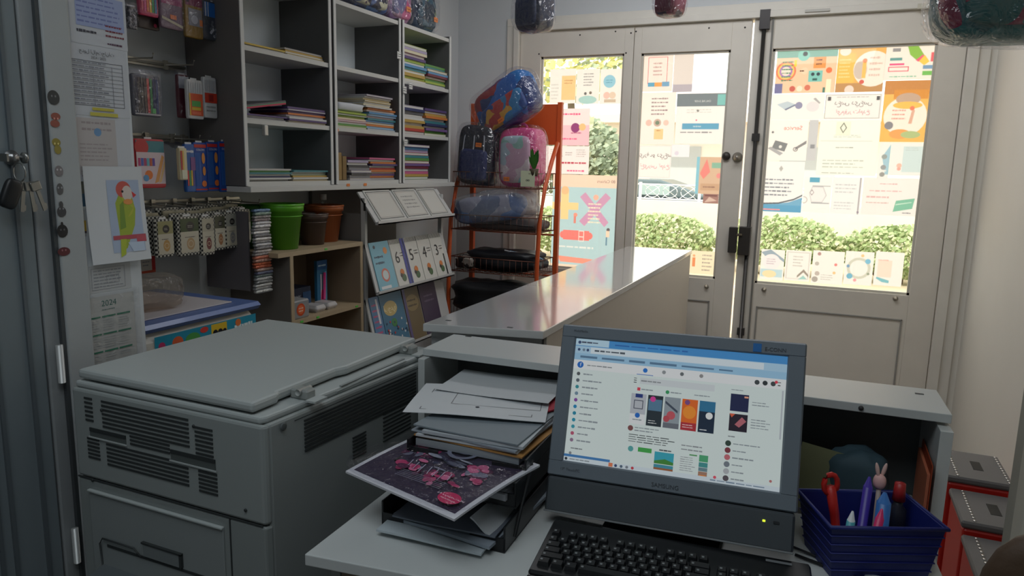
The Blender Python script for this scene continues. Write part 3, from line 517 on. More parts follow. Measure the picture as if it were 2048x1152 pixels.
C_ = dict(yellow=(222, 186, 62), ochre=(200, 160, 70), white=(214, 214, 208), purple=(92, 70, 130), violet=(120, 86, 150), maroon=(130, 40, 62), pink=(214, 92, 140), red=(204, 66, 54), orange=(226, 126, 52), green=(92, 160, 72), lime=(170, 196, 66), teal=(60, 140, 150), blue=(84, 150, 204), navy=(50, 60, 110), grey=(130, 130, 134), lilac=(176, 162, 196), darkgrey=(74, 74, 78), cream=(226, 216, 180), paleblue=(150, 190, 220), brown=(120, 90, 60))
C_ = {k: tuple(int(.78*v+.17*sum(c)/3) for v in c) for k, c in C_.items()}
def L(*names, t=.009): return [(('dark grey' if n == 'darkgrey' else 'pale blue' if n == 'paleblue' else n), C_[n], t) for n in names]
stack('notebook', 'small left stack, tall bookcase upper shelf', 2.12, 2.34, 1.846, L('white', 'yellow', t=.006), 'notebooks on the upper shelf of the tall bookcase')
stack('notebook', 'right stack, tall bookcase upper shelf', 2.35, 2.58, 1.846, L('yellow', 'white', 'ochre', 'grey', t=.007), 'notebooks on the upper shelf of the tall bookcase')
stack('notebook', 'left stack, tall bookcase middle shelf', 2.105, 2.33, 1.585, L('navy', 'white', 'purple', t=.006), 'notebooks on the middle shelf of the tall bookcase')
stack('notebook', 'right stack, tall bookcase middle shelf', 2.345, 2.58, 1.585, L('ochre', 'purple', 'white', 'violet', 'orange', 'purple', 'violet', 'purple', t=.0075), 'notebooks on the middle shelf of the tall bookcase')
Xt = Matrix.Translation((-2.12, 2.235, 1.645)) @ Matrix.Rotation(math.radians(9), 4, 'X')
one(MB().box((-.1, -.11, 0), (.1, .11, .003), M((70, 150, 110)), Xt).box((-.1, -.108, .003), (.1, .108, .009), M((90, 88, 92)), Xt).box((-.1, -.108, -.007), (.1, .108, 0), M((180, 50, 80)), Xt), 'folder', 'tilted green and red folder lying on the left notebooks of the tall bookcase', 'folder')
stack('magazine', 'left stack, tall bookcase bottom shelf', 2.105, 2.35, 1.352, L('grey', 'white', 'navy', 'white', 'teal', 'green', 'white', t=.0065), 'magazines at the bottom of the tall bookcase')
stack('magazine', 'right stack, tall bookcase bottom shelf', 2.36, 2.583, 1.352, L('yellow', 'white', 'ochre', 'green', 'white', 'teal', t=.0068), 'magazines at the bottom of the tall bookcase')
z = stack('book', 'green left stack, middle bookcase', 2.65, 2.875, 1.585, L('lime', 'green', 'white', 'pink', 'cream', 'lime', 'green', 'lime', t=.0085), 'books on the middle shelf of the middle bookcase')
one(MB().sq((-2.11, 2.77, z+.022), (.1, .105, .02), .3, .3, M((200, 204, 210), .7), dist=.06), 'paper_pad', 'curled white paper pad on top of the green books of the middle bookcase', 'paper')
z = stack('book', 'blue and orange stack, middle bookcase', 2.89, 3.128, 1.585, L('blue', 'paleblue', 'orange', 'ochre', 'blue', 'teal', 'pink', 'paleblue', 'blue', 'orange', 'orange', t=.009), 'books on the middle shelf of the middle bookcase')
stack('comic_book', 'pale pile above the blue and orange stack', 2.87, 3.09, z, L('white', 'cream', 'white', 'yellow', 'cream', 'white', 'lilac', t=.008), 'books on the middle shelf of the middle bookcase')
one(MB().box((-2.2, 2.66, 1.353), (-2.02, 2.70, 1.475), M((150, 122, 72), .6), Matrix.Translation((0, 0, 0))).box((-2.2, 2.705, 1.353), (-2.02, 2.735, 1.46), M((134, 108, 66), .6)), 'standing_folder', 'brown card folder standing upright at the bottom of the middle bookcase', 'folder', bevel=.003)
z = stack('book', 'grey stack, middle bookcase bottom shelf', 2.745, 2.905, 1.352, L('lilac', 'grey', 'darkgrey', 'lilac', 'grey', 'darkgrey', 'grey', 'lilac', t=.011), 'books at the bottom of the middle bookcase')
stack('book', 'red and orange stack, middle bookcase bottom', 2.91, 3.13, 1.352, L('navy', 'orange', 'violet', 'red', 'orange', 'red', 'navy', 'purple', 'orange', 'teal', 'pink', t=.0092), 'books at the bottom of the middle bookcase')
stack('exercise_book', 'tall left stack, right bookcase upper shelf', 3.19, 3.42, 1.846, L('yellow', 'lime', 'ochre', 'yellow', 'teal', 'blue', 'green', 'lime', 'purple', 'pink', 'cream', 'lilac', 'lime', t=.0135), 'exercise books on the upper shelf of the right bookcase')
stack('exercise_book', 'right stack, right bookcase upper shelf', 3.43, 3.645, 1.846, L('teal', 'lime', 'green', 'ochre', 'maroon', 'blue', 'yellow', 'teal', 'green', t=.012), 'exercise books on the upper shelf of the right bookcase')
stack('exercise_book', 'left stack, right bookcase middle shelf', 3.19, 3.40, 1.585, L('maroon', 'red', 'ochre', 'cream', 'ochre', 'white', 'darkgrey', 'grey', 'navy', 'lilac', t=.014), 'exercise books on the middle shelf of the right bookcase')
stack('exercise_book', 'right stack, right bookcase middle shelf', 3.41, 3.645, 1.585, L('lime', 'green', 'violet', 'purple', 'navy', 'teal', 'blue', 'orange', 'ochre', 'maroon', 'purple', t=.0125), 'exercise books on the middle shelf of the right bookcase')
stack('exercise_book', 'stack on the right bookcase bottom shelf', 3.21, 3.46, 1.352, L('green', 'ochre', 'pink', 'purple', 'maroon', 'violet', 'orange', 'green', 'teal', 'red', 'lilac', 'blue', 'violet', t=.0135), 'exercise books at the bottom of the right bookcase')
# ================================================================= BACKPACKS
def backpack(name, label, c, r, X3, body, pocket, trim, tagpos=None, wrap=True, seed=1, group=None, lines=0, ps=.52, cord=0):
    """c centre, r half sizes (width, depth, height) in local frame X,Y(front=-Y),Z"""
    t = thing(name, label, 'backpack', (c[0], c[1], c[2]-r[2]), group); c = V(c); n3 = X3
    w, d, h = r
    bdy = MB().sq(c, r, .38, .42, body, n3, 16, 32, .015, seed).build('body', t)
    pk = MB().sq(c+n3 @ V((0, -d*.75, -h*.84+h*ps)), (w*.78, d*.45, h*ps), .35, .4, pocket, n3, 12, 24, .02, seed+1).build('front_pocket', t)
    z = MB(); pts = []
    for a in range(25):
        u = -PI*.1+PI*1.2*a/24; pts.append(c+n3 @ V((w*.84*sgp(math.cos(u), .5), -d*.80, h*.15+h*.74*sgp(math.sin(u), .5))))
    z.tube(pts, .004, trim, 6).build('zipper', bdy)
    MB().tube([c+n3 @ V((w*.22*math.cos(u*PI/8), 0, h*.96+h*.16*math.sin(u*PI/8))) for u in range(9)], .008, trim, 8).build('top_handle', t)
    for s in (-1, 1): MB().tube([c+n3 @ V((s*w*.45, d*(.9+.35*math.sin(u*PI/6)), h*.75-h*1.5*u/6)) for u in range(7)], .012, trim, 8).build('shoulder_strap', t)
    if cord: MB().tube([(c[0], c[1], c[2]+h*1.08), (c[0], c[1], 2.75)], .003, M((200, 200, 200)), 5).build('hanging_cord', t)
    if lines:
        for s in range(lines):
            q = w*(-.6+1.2*s/max(1, lines-1)); MB().tube([c+n3 @ V((q*.6, -d*.55, h*.93)), c+n3 @ V((q*.9, -d*1.02, h*.6)), c+n3 @ V((q, -d*1.06, 0)), c+n3 @ V((q*1.05, -d*1.03, -h*.6))], .004, M((150, 154, 160), .4), 6).build('piping', t)
    if tagpos:
        O = c+n3 @ V((tagpos[0]*w-.018, -d*1.30, tagpos[1]*h-.012)); sheet('price_tag', None, None, O, n3 @ X, n3 @ Z, .04, .024, [('l', .15, .3, .85, .7, 1, (120, 60, 20))], (240, 130, 40), parent=pk)['label'] = 'orange price tag'
    if wrap: MB().sq(c+n3 @ V((0, -d*.1, .005)), (w*1.09, d*1.32, h*1.07), .42, .45, clear((250, 250, 252), .2, .14, 1.0, nscale=18), n3, 18, 36, .03, seed+4).build('plastic_wrap', t)
    return t
I3 = Matrix.Identity(3)
def RZ(a): return Matrix.Rotation(math.radians(a), 3, 'Z')
def RY(a): return Matrix.Rotation(math.radians(a), 3, 'Y')
faceX = RZ(90)   # front (-Y) turned to +X
blues = [(28, 42, 92), (44, 84, 150), (30, 50, 80), (60, 110, 170), (24, 34, 70)]
backpack('backpack', 'dark blue patterned backpack lying on top of the middle bookcase', (-2.12, 2.93, 2.24), (.21, .09, .105), faceX, pat(blues, 14), pat([(40, 60, 120), (200, 200, 170), (50, 90, 150), (24, 30, 60)], 18), M((40, 60, 110)), (.3, -.2), seed=3)
backpack('backpack', 'lilac pink backpack standing on the right bookcase next to the dark blue one', (-2.12, 3.25, 2.275), (.105, .07, .145), faceX, pat([(150, 120, 160), (190, 140, 180), (120, 100, 150)], 9), pat([(170, 120, 150), (200, 90, 140), (110, 110, 150)], 11), M((140, 100, 140)), (.3, -.5), seed=5)
backpack('backpack', 'dark teal backpack standing at the right end of the right bookcase', (-2.12, 3.50, 2.275), (.115, .07, .145), faceX, pat([(30, 60, 84), (40, 84, 100), (26, 44, 70)], 10), pat([(36, 70, 90), (50, 90, 110), (120, 140, 90), (30, 50, 70)], 16), M((30, 50, 80)), (.5, -.5), seed=7)
backpack('hanging_backpack', 'navy striped bag in clear plastic hanging above the left door pane', (-1.225, 3.0, 2.115), (.075, .06, .11), RZ(-20), M((40, 50, 76), .6), M((48, 60, 92), .6), M((150, 160, 180)), None, seed=9, lines=4, cord=1)
backpack('hanging_backpack', 'small plum bag in clear plastic hanging above the middle door pane', (-.645, 3.0, 2.12), (.05, .05, .09), RZ(-20), pat([(130, 40, 70), (60, 40, 70), (150, 60, 90)], 20), M((110, 40, 66)), M((170, 90, 110)), None, seed=11, cord=1)
backpack('hanging_backpack', 'large teal and maroon bag in clear plastic hanging at the upper right', (.40, 2.4, 1.99), (.185, .1, .2), RZ(12), pat([(130, 24, 66), (24, 92, 96), (60, 30, 60), (28, 110, 112), (150, 40, 84)], 5.5, 'voronoi'), pat([(30, 100, 100), (140, 30, 70), (24, 80, 86)], 7), M((60, 30, 60)), None, seed=13, cord=1)
# ================================================================= HANGING RAILS AND PACKS (left wall)
RM = M((176, 172, 160), .35, .7)
def rail(label, y0, y1, z, hooks):
    t = thing('display_rail', label, 'rail', (-2.25, (y0+y1)/2, z))
    MB().box((-2.268, y0, z-.012), (-2.25, y1, z+.012), RM).box((-2.25, y0, z-.004), (-2.244, y1, z+.004), M((120, 118, 110), .4, .6)).build('bar', t)
    for y, l in hooks:
        MB().tube([(-2.25, y, z), (-2.25+l, y, z-.004), (-2.25+l+.006, y, z+.012)], .0028, RM, 6).build('hook', t)
        MB().box((-2.25, y-.008, z-.016), (-2.24, y+.008, z+.016), RM).build('hook_clip', t)
    return t
XP = -2.12
rail('metal display rail with colourful pouches at the top of the left wall', 1.5, 2.07, 2.09, [(y, .14) for y in (1.92, 2.02)])
rail('metal display rail holding pens and erasers on the left wall', 1.5, 2.06, 1.765, [(y, .14) for y in (1.70, 1.80, 1.97)])
rail('metal display rail holding coloured pencil packs on the left wall', 1.5, 2.06, 1.505, [(y, .14) for y in (1.74, 1.87, 1.98, 2.03)])
rail('lowest metal display rail holding seed sachets on the left wall', 1.5, 2.31, 1.268, [(y, .17) for y in (1.79, 1.88, 1.975, 2.06, 2.14, 2.235)])
def pouch(px0, py0, px1, py1, name, label, cat, base, els=(), xp=XP, d=.008, group=None, film=None, seed=3, top=0):
    xm, ym = (px0+px1)/2, (py0+py1)/2
    a = at(px0, ym, 0, xp).y; b = at(px1, ym, 0, xp).y; z0 = at(xm, py1, 0, xp).z; z1 = at(xm, py0, 0, xp).z
    t = thing(name, label, cat, (xp, (a+b)/2, z0), group)
    MB().sq((xp, (a+b)/2, (z0+z1)/2), (d, (b-a)/2, (z1-z0)/2), .12, .3, base if not isinstance(base, tuple) else M(base, .35), nu=12, nv=24).build('pack', t)
    mb = draw(MB(), V((xp+d+.0006, a+(b-a)*.04, z0+(z1-z0)*.04)), Y, Z, (b-a)*.92, (z1-z0)*.92, els, lambda c: M(c, .35), .0006, seed)
    if mb.v: mb.build('printed_front', t)
    if film: MB().sq((xp+.003, (a+b)/2, (z0+z1)/2+.01), (d*1.5, (b-a)*.54, (z1-z0)*.54), .1, .3, clear((250, 250, 255), .1, .1, .6), nu=12, nv=24).build('clear_bag', t)
    MB().box((xp-.0005, (a+b)/2-.014, z1-.004), (xp+.0005, (a+b)/2+.014, z1+.006), M((214, 214, 214), .4)).build('hang_tab', t)
    return t, a, b, z0, z1
def stripes(cs, x0=.05, x1=.95, y0=.05, y1=.95):
    n = len(cs); return [('r', x0+(x1-x0)*i/n, y0, x0+(x1-x0)*(i+.82)/n, y1, c) for i, c in enumerate(cs)]
pouch(274, -60, 312, 32, 'felt_pen_pack', 'rainbow striped pack of felt pens hanging at the upper left', 'pack', (200, 60, 100), stripes([(214, 50, 90), (230, 90, 140), (236, 120, 60), (240, 190, 60), (60, 160, 80), (50, 120, 160)]), film=True)
pouch(272, 30, 316, 58, 'bead_pouch', 'dark brown pouch below the rainbow felt pens', 'pouch', (60, 46, 40), [('c', .8, .3, .08, (180, 60, 90))], xp=-2.15)
pouch(254, 14, 271, 58, 'bead_pouch', 'clear pouch of grey beads at the edge of the paper column', 'pouch', pat([(150, 150, 155), (60, 60, 66), (110, 110, 116)], 60), film=True)
pouch(316, -60, 361, 58, 'sticker_pouch', 'purple and pink sticker pouch with orange price tag, upper left', 'pouch', (120, 96, 110), [('r', 0, .4, 1, 1, (150, 50, 96)), ('r', .3, .55, .7, .9, (120, 60, 140)), ('t', .5, .66, .12, 'SET', (220, 210, 220)), ('r', .1, .6, .14, .95, (220, 160, 60)), ('r', .4, .14, .7, .22, (230, 120, 50)), ('p', [(0, .12), (1, .0), (1, .05), (0, .17)], (190, 180, 150))], film=True)
pouch(366, -40, 402, 76, 'craft_pouch', 'ochre craft pouch with pink top and clear window, upper left', 'pouch', (150, 116, 40), [('r', 0, .55, 1, 1, (130, 50, 80)), ('r', .05, .6, .2, 1, (70, 40, 50)), ('r', .15, .18, .95, .5, (140, 140, 145)), ('c', .5, .3, .2, (190, 190, 195)), ('r', .8, .2, .98, .32, (230, 130, 60))], film=True)
pouch(404, 6, 452, 82, 'silver_bead_pouch', 'blue topped pouch of silver pieces beside the tall bookcase', 'pouch', (70, 76, 84), [('r', 0, .6, 1, 1, (36, 110, 190)), ('e', .7, .78, .2, .12, (60, 150, 90)), ('r', .02, .6, .08, 1, (200, 205, 210)), ('r', .14, .6, .18, 1, (200, 205, 210))]+[('c', random.Random(i).uniform(.15, .9), random.Random(i+50).uniform(.05, .5), .05, (200, 204, 210) if i % 2 else (110, 114, 120)) for i in range(22)], film=True)
pouch(262, 150, 318, 233, 'ballpoint_pen_pack', 'clear pack of dark blue, red and green pens on the second rail', 'pack', (88, 90, 100), stripes([(36, 44, 66), (60, 52, 52), (66, 58, 56), (72, 54, 50), (190, 50, 50), (40, 130, 70), (30, 44, 90), (40, 60, 110)])+[('r', 0, .0, 1, .03, (190, 190, 190)), ('r', .68, .05, .8, .18, (60, 170, 80))], film=True)
pouch(354, 150, 376, 236, 'eraser_pack', 'dark red pack half hidden behind the white eraser pack', 'pack', (100, 40, 50), [('r', 0, .7, 1, 1, (200, 202, 205))], xp=-2.17, film=True)
pouch(372, 160, 404, 238, 'eraser_pack', 'white pack with orange and green label on the second rail', 'pack', (204, 204, 204), stripes([(190, 192, 195)]*6, .05, .95, .68, .96)+[('r', .06, .05, .95, .66, (214, 90, 50)), ('r', .2, .3, .8, .46, (90, 170, 90)), ('r', .2, .2, .8, .28, (220, 190, 60)), ('r', .04, .05, .12, .66, (220, 180, 60)), ('r', .2, .08, .8, .16, (235, 120, 90))])
pouch(405, 155, 431, 236, 'eraser_pack', 'white and red pack at the right end of the second rail', 'pack', (204, 206, 208), stripes([(180, 182, 188)]*5, .05, .95, .66, .96)+[('r', .0, .36, 1, .62, (200, 60, 40)), ('r', .3, .4, .7, .58, (150, 40, 36)), ('l', .1, .1, .9, .3, 2, (150, 150, 150))])
t, a, b, z0, z1 = pouch(267, 278, 328, 376, 'felt_pen_box', 'red and pink box of colouring pens hanging left on the third rail', 'box', (196, 50, 60), [('r', 0, .75, 1, 1, (60, 130, 140)), ('c', .2, .86, .24, (190, 44, 50)), ('r', 0, .05, 1, .75, (220, 200, 206)), ('r', 0, 0, 1, .05, (190, 40, 56)), ('p', [(.6, .06), (.75, .1), (.98, .65), (.9, .7)], (226, 160, 90)), ('p', [(.75, .06), (.85, .1), (1, .45), (1, .6)], (230, 190, 130)), ('c', .4, .25, .14, (226, 120, 50)), ('c', .3, .18, .1, (90, 150, 200))]+stripes([(190, 60, 120), (80, 100, 190), (180, 60, 110), (100, 180, 200), (200, 90, 60), (90, 60, 160)], .05, .65, .45, .62))
def pencilbox(x0, x1, y0, y1, lb, xp, mirror=0):
    els = [('r', 0, .93, 1, 1, (196, 44, 40)), ('r', 0, 0, 1, .03, (190, 40, 44))]+[('r', .08+.11*i, .1, .12+.11*i, .82, (70, 130, 210)) for i in range(4)]+[('e', .72, .7, .14, .12, (230, 150, 70)), ('e', .75, .42, .13, .1, (220, 140, 60)), ('e', .72, .14, .2, .07, (226, 120, 50)), ('t', .5, .88, .06, 'COLORS', (230, 230, 235))]
    pouch(x0, y0, x1, y1, 'pencil_pack', lb, 'pack', (26, 74, 160), els, xp=xp, d=.006)
pencilbox(437, 463, 283, 384, 'blue pencil pack with red header, rightmost on the third rail', -2.10)
pencilbox(412, 437, 284, 382, 'blue pencil pack with red header, second from the right on the third rail', -2.11)
pencilbox(386, 412, 285, 384, 'blue pencil pack next to the small white box on the third rail', -2.10)
pouch(368, 288, 388, 384, 'marker_pack', 'blue pack with red and green markers behind the pale label box', 'pack', (40, 90, 160), stripes([(200, 60, 60), (60, 150, 90), (220, 180, 60), (90, 60, 140)], .1, .9, .1, .45)+[('l', .1, .8, .9, .95, 1, (220, 220, 225)), ('r', .5, .45, 1, .75, (120, 70, 130))], xp=-2.09)
pouch(356, 296, 372, 360, 'crayon_box', 'slim cream and red crayon box at the left of the blue packs', 'box', (206, 196, 160), stripes([(190, 60, 60), (220, 180, 90)], .1, .6, .3, .95)+[('r', .2, .0, .9, .3, (214, 214, 190))], xp=-2.08)
# seed sachets
chk = pat([(34, 34, 34), (190, 188, 176)], 130, 'checker', .35)
SC = [(308, 345, 438, 514, (150, 146, 100), (190, 150, 90), 'tan label', 'first'), (352, 396, 432, 511, (60, 74, 40), (180, 150, 110), 'green label', 'second'), (398, 426, 432, 510, (176, 170, 150), (120, 60, 60), 'reddish emblem', 'third'),
      (424, 448, 428, 500, (70, 72, 50), (160, 110, 70), 'root picture', 'fourth'), (446, 473, 424, 496, (150, 150, 140), (140, 140, 140), 'grey window', 'fifth'), (472, 499, 418, 486, (120, 110, 90), (170, 170, 170), 'silver window', 'sixth')]
for i, (x0, x1, y0, y1, c1, c2, w, o) in enumerate(SC):
    els = [('r', .1, .04, 1, .62, (196, 190, 170)), ('r', .1, .62, 1, .98, c1), ('c', .58, .76, .2, (40, 36, 34)), ('l', .46, .72, .7, .8, 2, (190, 186, 176)), ('e', .58, .28, .2, .17, c2), ('o', .58, .28, .14, .03, (206, 190, 160)), ('l', .3, .44, .8, .5, 1, (110, 100, 90))]
    t, a, b, z0, z1 = pouch(x0, y0, x1, y1, 'seed_sachet', 'checker-edged seed sachet with %s, front on %s hook of lowest rail' % (w, o), 'sachet', chk, els, xp=-2.085, d=.007, group='front seed sachets on the lowest rail', seed=i)
    for k in range(3):
        xo = -2.105-.02*k; y_ = (a+b)/2+.002-.010*k; hh = (z1-z0)
        tt = thing('seed_sachet', 'checker-edged seed sachet hanging behind the front one on the %s hook' % o, 'sachet', (xo, y_, z0), 'sachets behind the front one on the %s hook' % o)
        MB().sq((xo, y_-.012, (z0+z1)/2+.010*(k+1)), (.006, (b-a)/2, hh/2), .12, .3, chk if k != 1 else M((150, 144, 120), .4), nu=10, nv=20).build('pack', tt)
# narrow strip of silver sachets
st = thing('sachet_strip', 'long hanging strip of silver and red sachets beside the green pots', 'sachets', (-2.06, 2.35, .9))
a = at(507, 500, 0, -2.0).y; b = at(541, 500, 0, -2.0).y; zt = at(520, 418, 0, -2.0).z; zb = at(520, 586, 0, -2.0).z
sc = [(96, 120, 150), (120, 140, 130), (150, 146, 146), (130, 120, 122), (176, 176, 178), (196, 196, 198), (150, 150, 152), (190, 190, 190), (110, 110, 114), (200, 200, 200), (140, 140, 142), (170, 170, 172), (120, 118, 120), (180, 176, 176), (150, 146, 146), (196, 120, 96), (170, 130, 116), (200, 104, 70), (180, 96, 70), (150, 130, 124), (100, 106, 130), (120, 134, 134), (176, 178, 178), (130, 132, 132), (200, 202, 202), (160, 162, 162), (190, 192, 190)]
n = len(sc)
for i, c in enumerate(sc):
    zz = zt-(zt-zb)*(i+.5)/n; MB().sq((-2.0+.003*math.sin(i*1.7), (a+b)/2+.004*math.sin(i*.7), zz), (.009, (b-a)/2, (zt-zb)/n*.6), .6, .15, M(c, .22, .45, bump=.5, nscale=90), nu=6, nv=20, dist=.02, seed=i).build('sachet', st)
MB().box((-2.24, (a+b)/2-.05, zb+.01), (-2.02, (a+b)/2-.044, zt-.01), M((96, 92, 96), .3)).build('clear_backing', st)
# ================================================================= LIDDED PLASTIC BOX, BAG ON IT
bx = thing('storage_chest', 'white plastic chest with blue lid and a turquoise cartoon sticker band behind the copier', 'chest', (-1.97, 1.62, 0))
bx_x0, bx_x1, bx_y0, bx_y1 = -2.2, -1.735, 1.35, 1.84
bxb = MB().rbox((bx_x0, bx_y0, 0), (bx_x1, bx_y1, .94), M((214, 210, 200), .45), .03).build('body', bx)
bxl = MB().rbox((bx_x0-.012, bx_y0-.01, .940), (bx_x1+.012, bx_y1+.012, .964), M((92, 116, 172), .35, coat=.2), .012).build('lid', bx)
MB().rbox((bx_x0+.03, bx_y0+.03, .9645), (bx_x1-.05, bx_y1-.06, .968), M((190, 184, 186), .6), .02).build('lid_inset', bxl)
sb = draw(MB(), V((bx_x1+.001, 1.43, .862)), Y, Z, .40, .062, [('r', 0, 0, 1, 1, (40, 150, 180)), ('c', .06, .5, .03, (200, 60, 110)), ('e', .2, .5, .05, .3, (220, 100, 60)), ('e', .34, .5, .07, .3, (80, 160, 80)), ('r', .52, .05, .68, .95, (226, 190, 50)), ('c', .56, .5, .025, (30, 30, 40)), ('c', .61, .5, .025, (30, 30, 40)), ('c', .655, .5, .02, (30, 30, 40)), ('e', .45, .8, .04, .15, (220, 70, 60)), ('l', .76, .3, .97, .8, 1, (230, 240, 240)), ('c', .8, .75, .03, (226, 120, 60)), ('p', [(.7, .15), (1, .3), (1, .22), (.7, .06)], (220, 240, 240))], lambda c: M(c, .35), .0006)
sb.build('sticker_band', bxb)
pb = thing('plastic_bag', 'clear plastic bag with a black and orange labelled roll on the blue chest lid', 'bag', (-1.93, 1.55, .969))
Xb = RZ(12)
MB().sq((-1.93, 1.50, 1.022), (.075, .17, .05), .5, .5, clear((235, 226, 216), .10, .2, .8, milky=.10), RZ(-14), dist=.12, seed=4).build('bag_film', pb)
MB().tube([(-1.94, 1.39, .0008+1.008), (-1.925, 1.5, .0008+1.008)], .036, M((40, 38, 38), .5), 20).tube([(-1.932, 1.45, .0008+1.008), (-1.925, 1.495, .0008+1.008)], .0365, M((196, 196, 190), .6), 20).tube([(-1.926, 1.495, .0008+1.008), (-1.922, 1.52, .0008+1.008)], .0368, M((206, 140, 50), .5), 20).build('labelled_roll', pb)
sheet('price_card', 'small white card with red edge on the wall above the blue chest', 'card', V((-2.262, at(283, 530, 0, -2.26).y, at(290, 547, 0, -2.26).z)), Y, Z, .06, .075, [('r', 0, 0, 1, .12, (210, 90, 60)), ('r', .75, .12, 1, .8, (200, 50, 50)), ('l', .1, .3, .6, .8, 3, (150, 150, 150))], (214, 208, 196))
# ================================================================= LOW WOOD SHELF WITH POTS
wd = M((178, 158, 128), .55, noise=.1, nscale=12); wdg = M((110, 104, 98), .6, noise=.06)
cs = thing('low_shelf_unit', 'low open shelf unit in light wood carrying flower pots', 'shelf', (-2.11, 2.5, 0))
cy0, cy1 = 2.255, 2.745; zt_ = 1.075; zs = .79
MB().box((-2.265, cy0-.07, zt_-.018), (-1.945, cy1, zt_), wd).build('top_panel', cs)
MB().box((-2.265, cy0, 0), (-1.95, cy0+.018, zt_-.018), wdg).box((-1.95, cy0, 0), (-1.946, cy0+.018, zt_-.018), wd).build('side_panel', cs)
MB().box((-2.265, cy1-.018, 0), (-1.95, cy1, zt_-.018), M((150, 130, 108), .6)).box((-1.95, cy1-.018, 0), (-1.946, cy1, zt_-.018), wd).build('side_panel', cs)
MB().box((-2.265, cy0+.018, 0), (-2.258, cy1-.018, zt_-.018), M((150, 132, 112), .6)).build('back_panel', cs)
MB().box((-2.258, cy0+.018, zs-.018), (-1.946, cy1-.018, zs), wd).build('shelf', cs)
MB().box((-2.258, cy0+.018, .42), (-1.946, cy1-.018, .438), wd).build('shelf', cs)
for i, (px, py) in enumerate(((652, 495), (713, 558), (636, 632), (604, 643))):
    p = at(px, py, 0, -1.944); MB().box((-1.946, p.y-.008, zt_-.013 if py < 520 else zs-.013), (-1.943, p.y+.008, zt_-.006 if py < 520 else zs-.006), M((80, 200, 70), .5)).build('green_sticker', cs)
def pot(name, label, x, y, z, r, h, c, group=None, rim=.16):
    t = thing(name, label, 'pot', (x, y, z), group); m = M(c, .4, coat=.15)
    pr = [(0, .001), (r*.68, .001), (r*.70, 0), (r*.93, h*(1-rim)), (r*1.0, h*(1-rim)), (r*1.02, h*.995), (r*.97, h), (r*.94, h*.97), (r*.9, h*.8), (r*.66, .01), (0, .01)]
    MB().lathe(pr, (x, y, z), m, 36).build('pot_body', t)
    MB().lathe([(r*.925, h*.72), (r*.95, h*.725), (r*.955, h*.74), (r*.93, h*.745)], (x, y, z), m, 36).lathe([(r*1.0, h*.95), (r*1.04, h*.96), (r*1.04, h*1.0), (r*.97, h*1.002)], (x, y, z), m, 36).build('pot_rim', t)
    return t
pot('plant_pot', 'large bright green plastic plant pot at the front left of the low shelf unit', -2.05, 2.335, 1.0755, .085, .185, (96, 176, 40))
pot('plant_pot', 'second green plastic plant pot half hidden behind the silver sachets', -2.175, 2.29, 1.0755, .075, .175, (60, 130, 40))
pot('plant_pot', 'small dark brown plastic plant pot between green and terracotta pots', -2.055, 2.53, 1.0755, .067, .135, (92, 74, 68))
pot('plant_pot', 'terracotta orange plastic plant pot with ribbed rim', -2.10, 2.665, 1.0755, .088, .165, (176, 96, 50))
gt_ = thing('glass_bottle', 'small clear bottle rising above the terracotta pot', 'bottle', (-2.10, 2.665, 1.086))
MB().lathe([(0, 0), (.02, 0), (.022, .10), (.01, .14), (.01, .185), (.013, .19), (0, .19)], (-2.10, 2.665, 1.087), clear((235, 240, 240), .2, .05), 20).build('bottle_glass', gt_)
MB().lathe([(.011, .175), (.014, .175), (.014, .2), (0, .2)], (-2.10, 2.665, 1.087), M((190, 190, 185), .4), 16).build('cap', gt_)
# contents of low shelf
t = thing('bandage_box', 'dark navy box with white lettering lying in the low shelf unit', 'box', (-2.05, 2.37, zs))
MB().box((-2.22, 2.29, zs), (-2.05, 2.50, zs+.105), M((24, 34, 56), .4)).build('carton', t)
draw(MB(), V((-2.049, 2.29, zs)), Y, Z, .21, .105, [('t', .55, .62, .2, 'ARMY', (190, 195, 200)), ('r', 0, .9, .35, .97, (180, 185, 190)), ('r', .75, .2, 1, .8, (30, 70, 110))], lambda c: M(c, .4), .0006).build('printed_front', t)
t = thing('soap_tin', 'clear plastic box with a round orange label at the front of the low shelf unit', 'box', (-1.99, 2.33, zs))
MB().rbox((-2.03, 2.275, zs+.0005), (-1.955, 2.375, zs+.078), clear((215, 205, 195), .25, .15, milky=.35), .006).build('clear_case', t)
draw(MB(), V((-1.9545, 2.275, zs)), Y, Z, .1, .078, [('c', .45, .5, .26, (206, 76, 30)), ('c', .45, .5, .18, (226, 110, 60)), ('l', .32, .35, .6, .65, 2, (240, 210, 190))], lambda c: M(c, .4), .0006).build('round_label', t)
t = thing('brush_pack', 'tall blue and pink blister pack standing in the low shelf unit', 'pack', (-2.06, 2.60, zs))
MB().box((-2.08, 2.565, zs+.0005), (-2.065, 2.635, zs+.205), M((54, 120, 160), .4)).build('card', t)
draw(MB(), V((-2.064, 2.565, zs)), Y, Z, .07, .205, [('r', 0, .8, 1, 1, (30, 90, 150)), ('r', .3, .05, .42, .7, (226, 226, 230)), ('r', .5, .08, .62, .7, (226, 226, 230)), ('p', [(.28, .05), (.7, .05), (.6, .35), (.4, .35)], (220, 50, 120)), ('r', .75, .1, .9, .75, (120, 170, 200)), ('l', .1, .84, .9, .94, 1, (190, 220, 235))], lambda c: M(c, .35), .0006).build('printed_front', t)
MB().tube([(-2.055, 2.6, zs+.03), (-2.055, 2.605, zs+.15)], .006, M((220, 60, 130), .3), 8).build('brush', t)
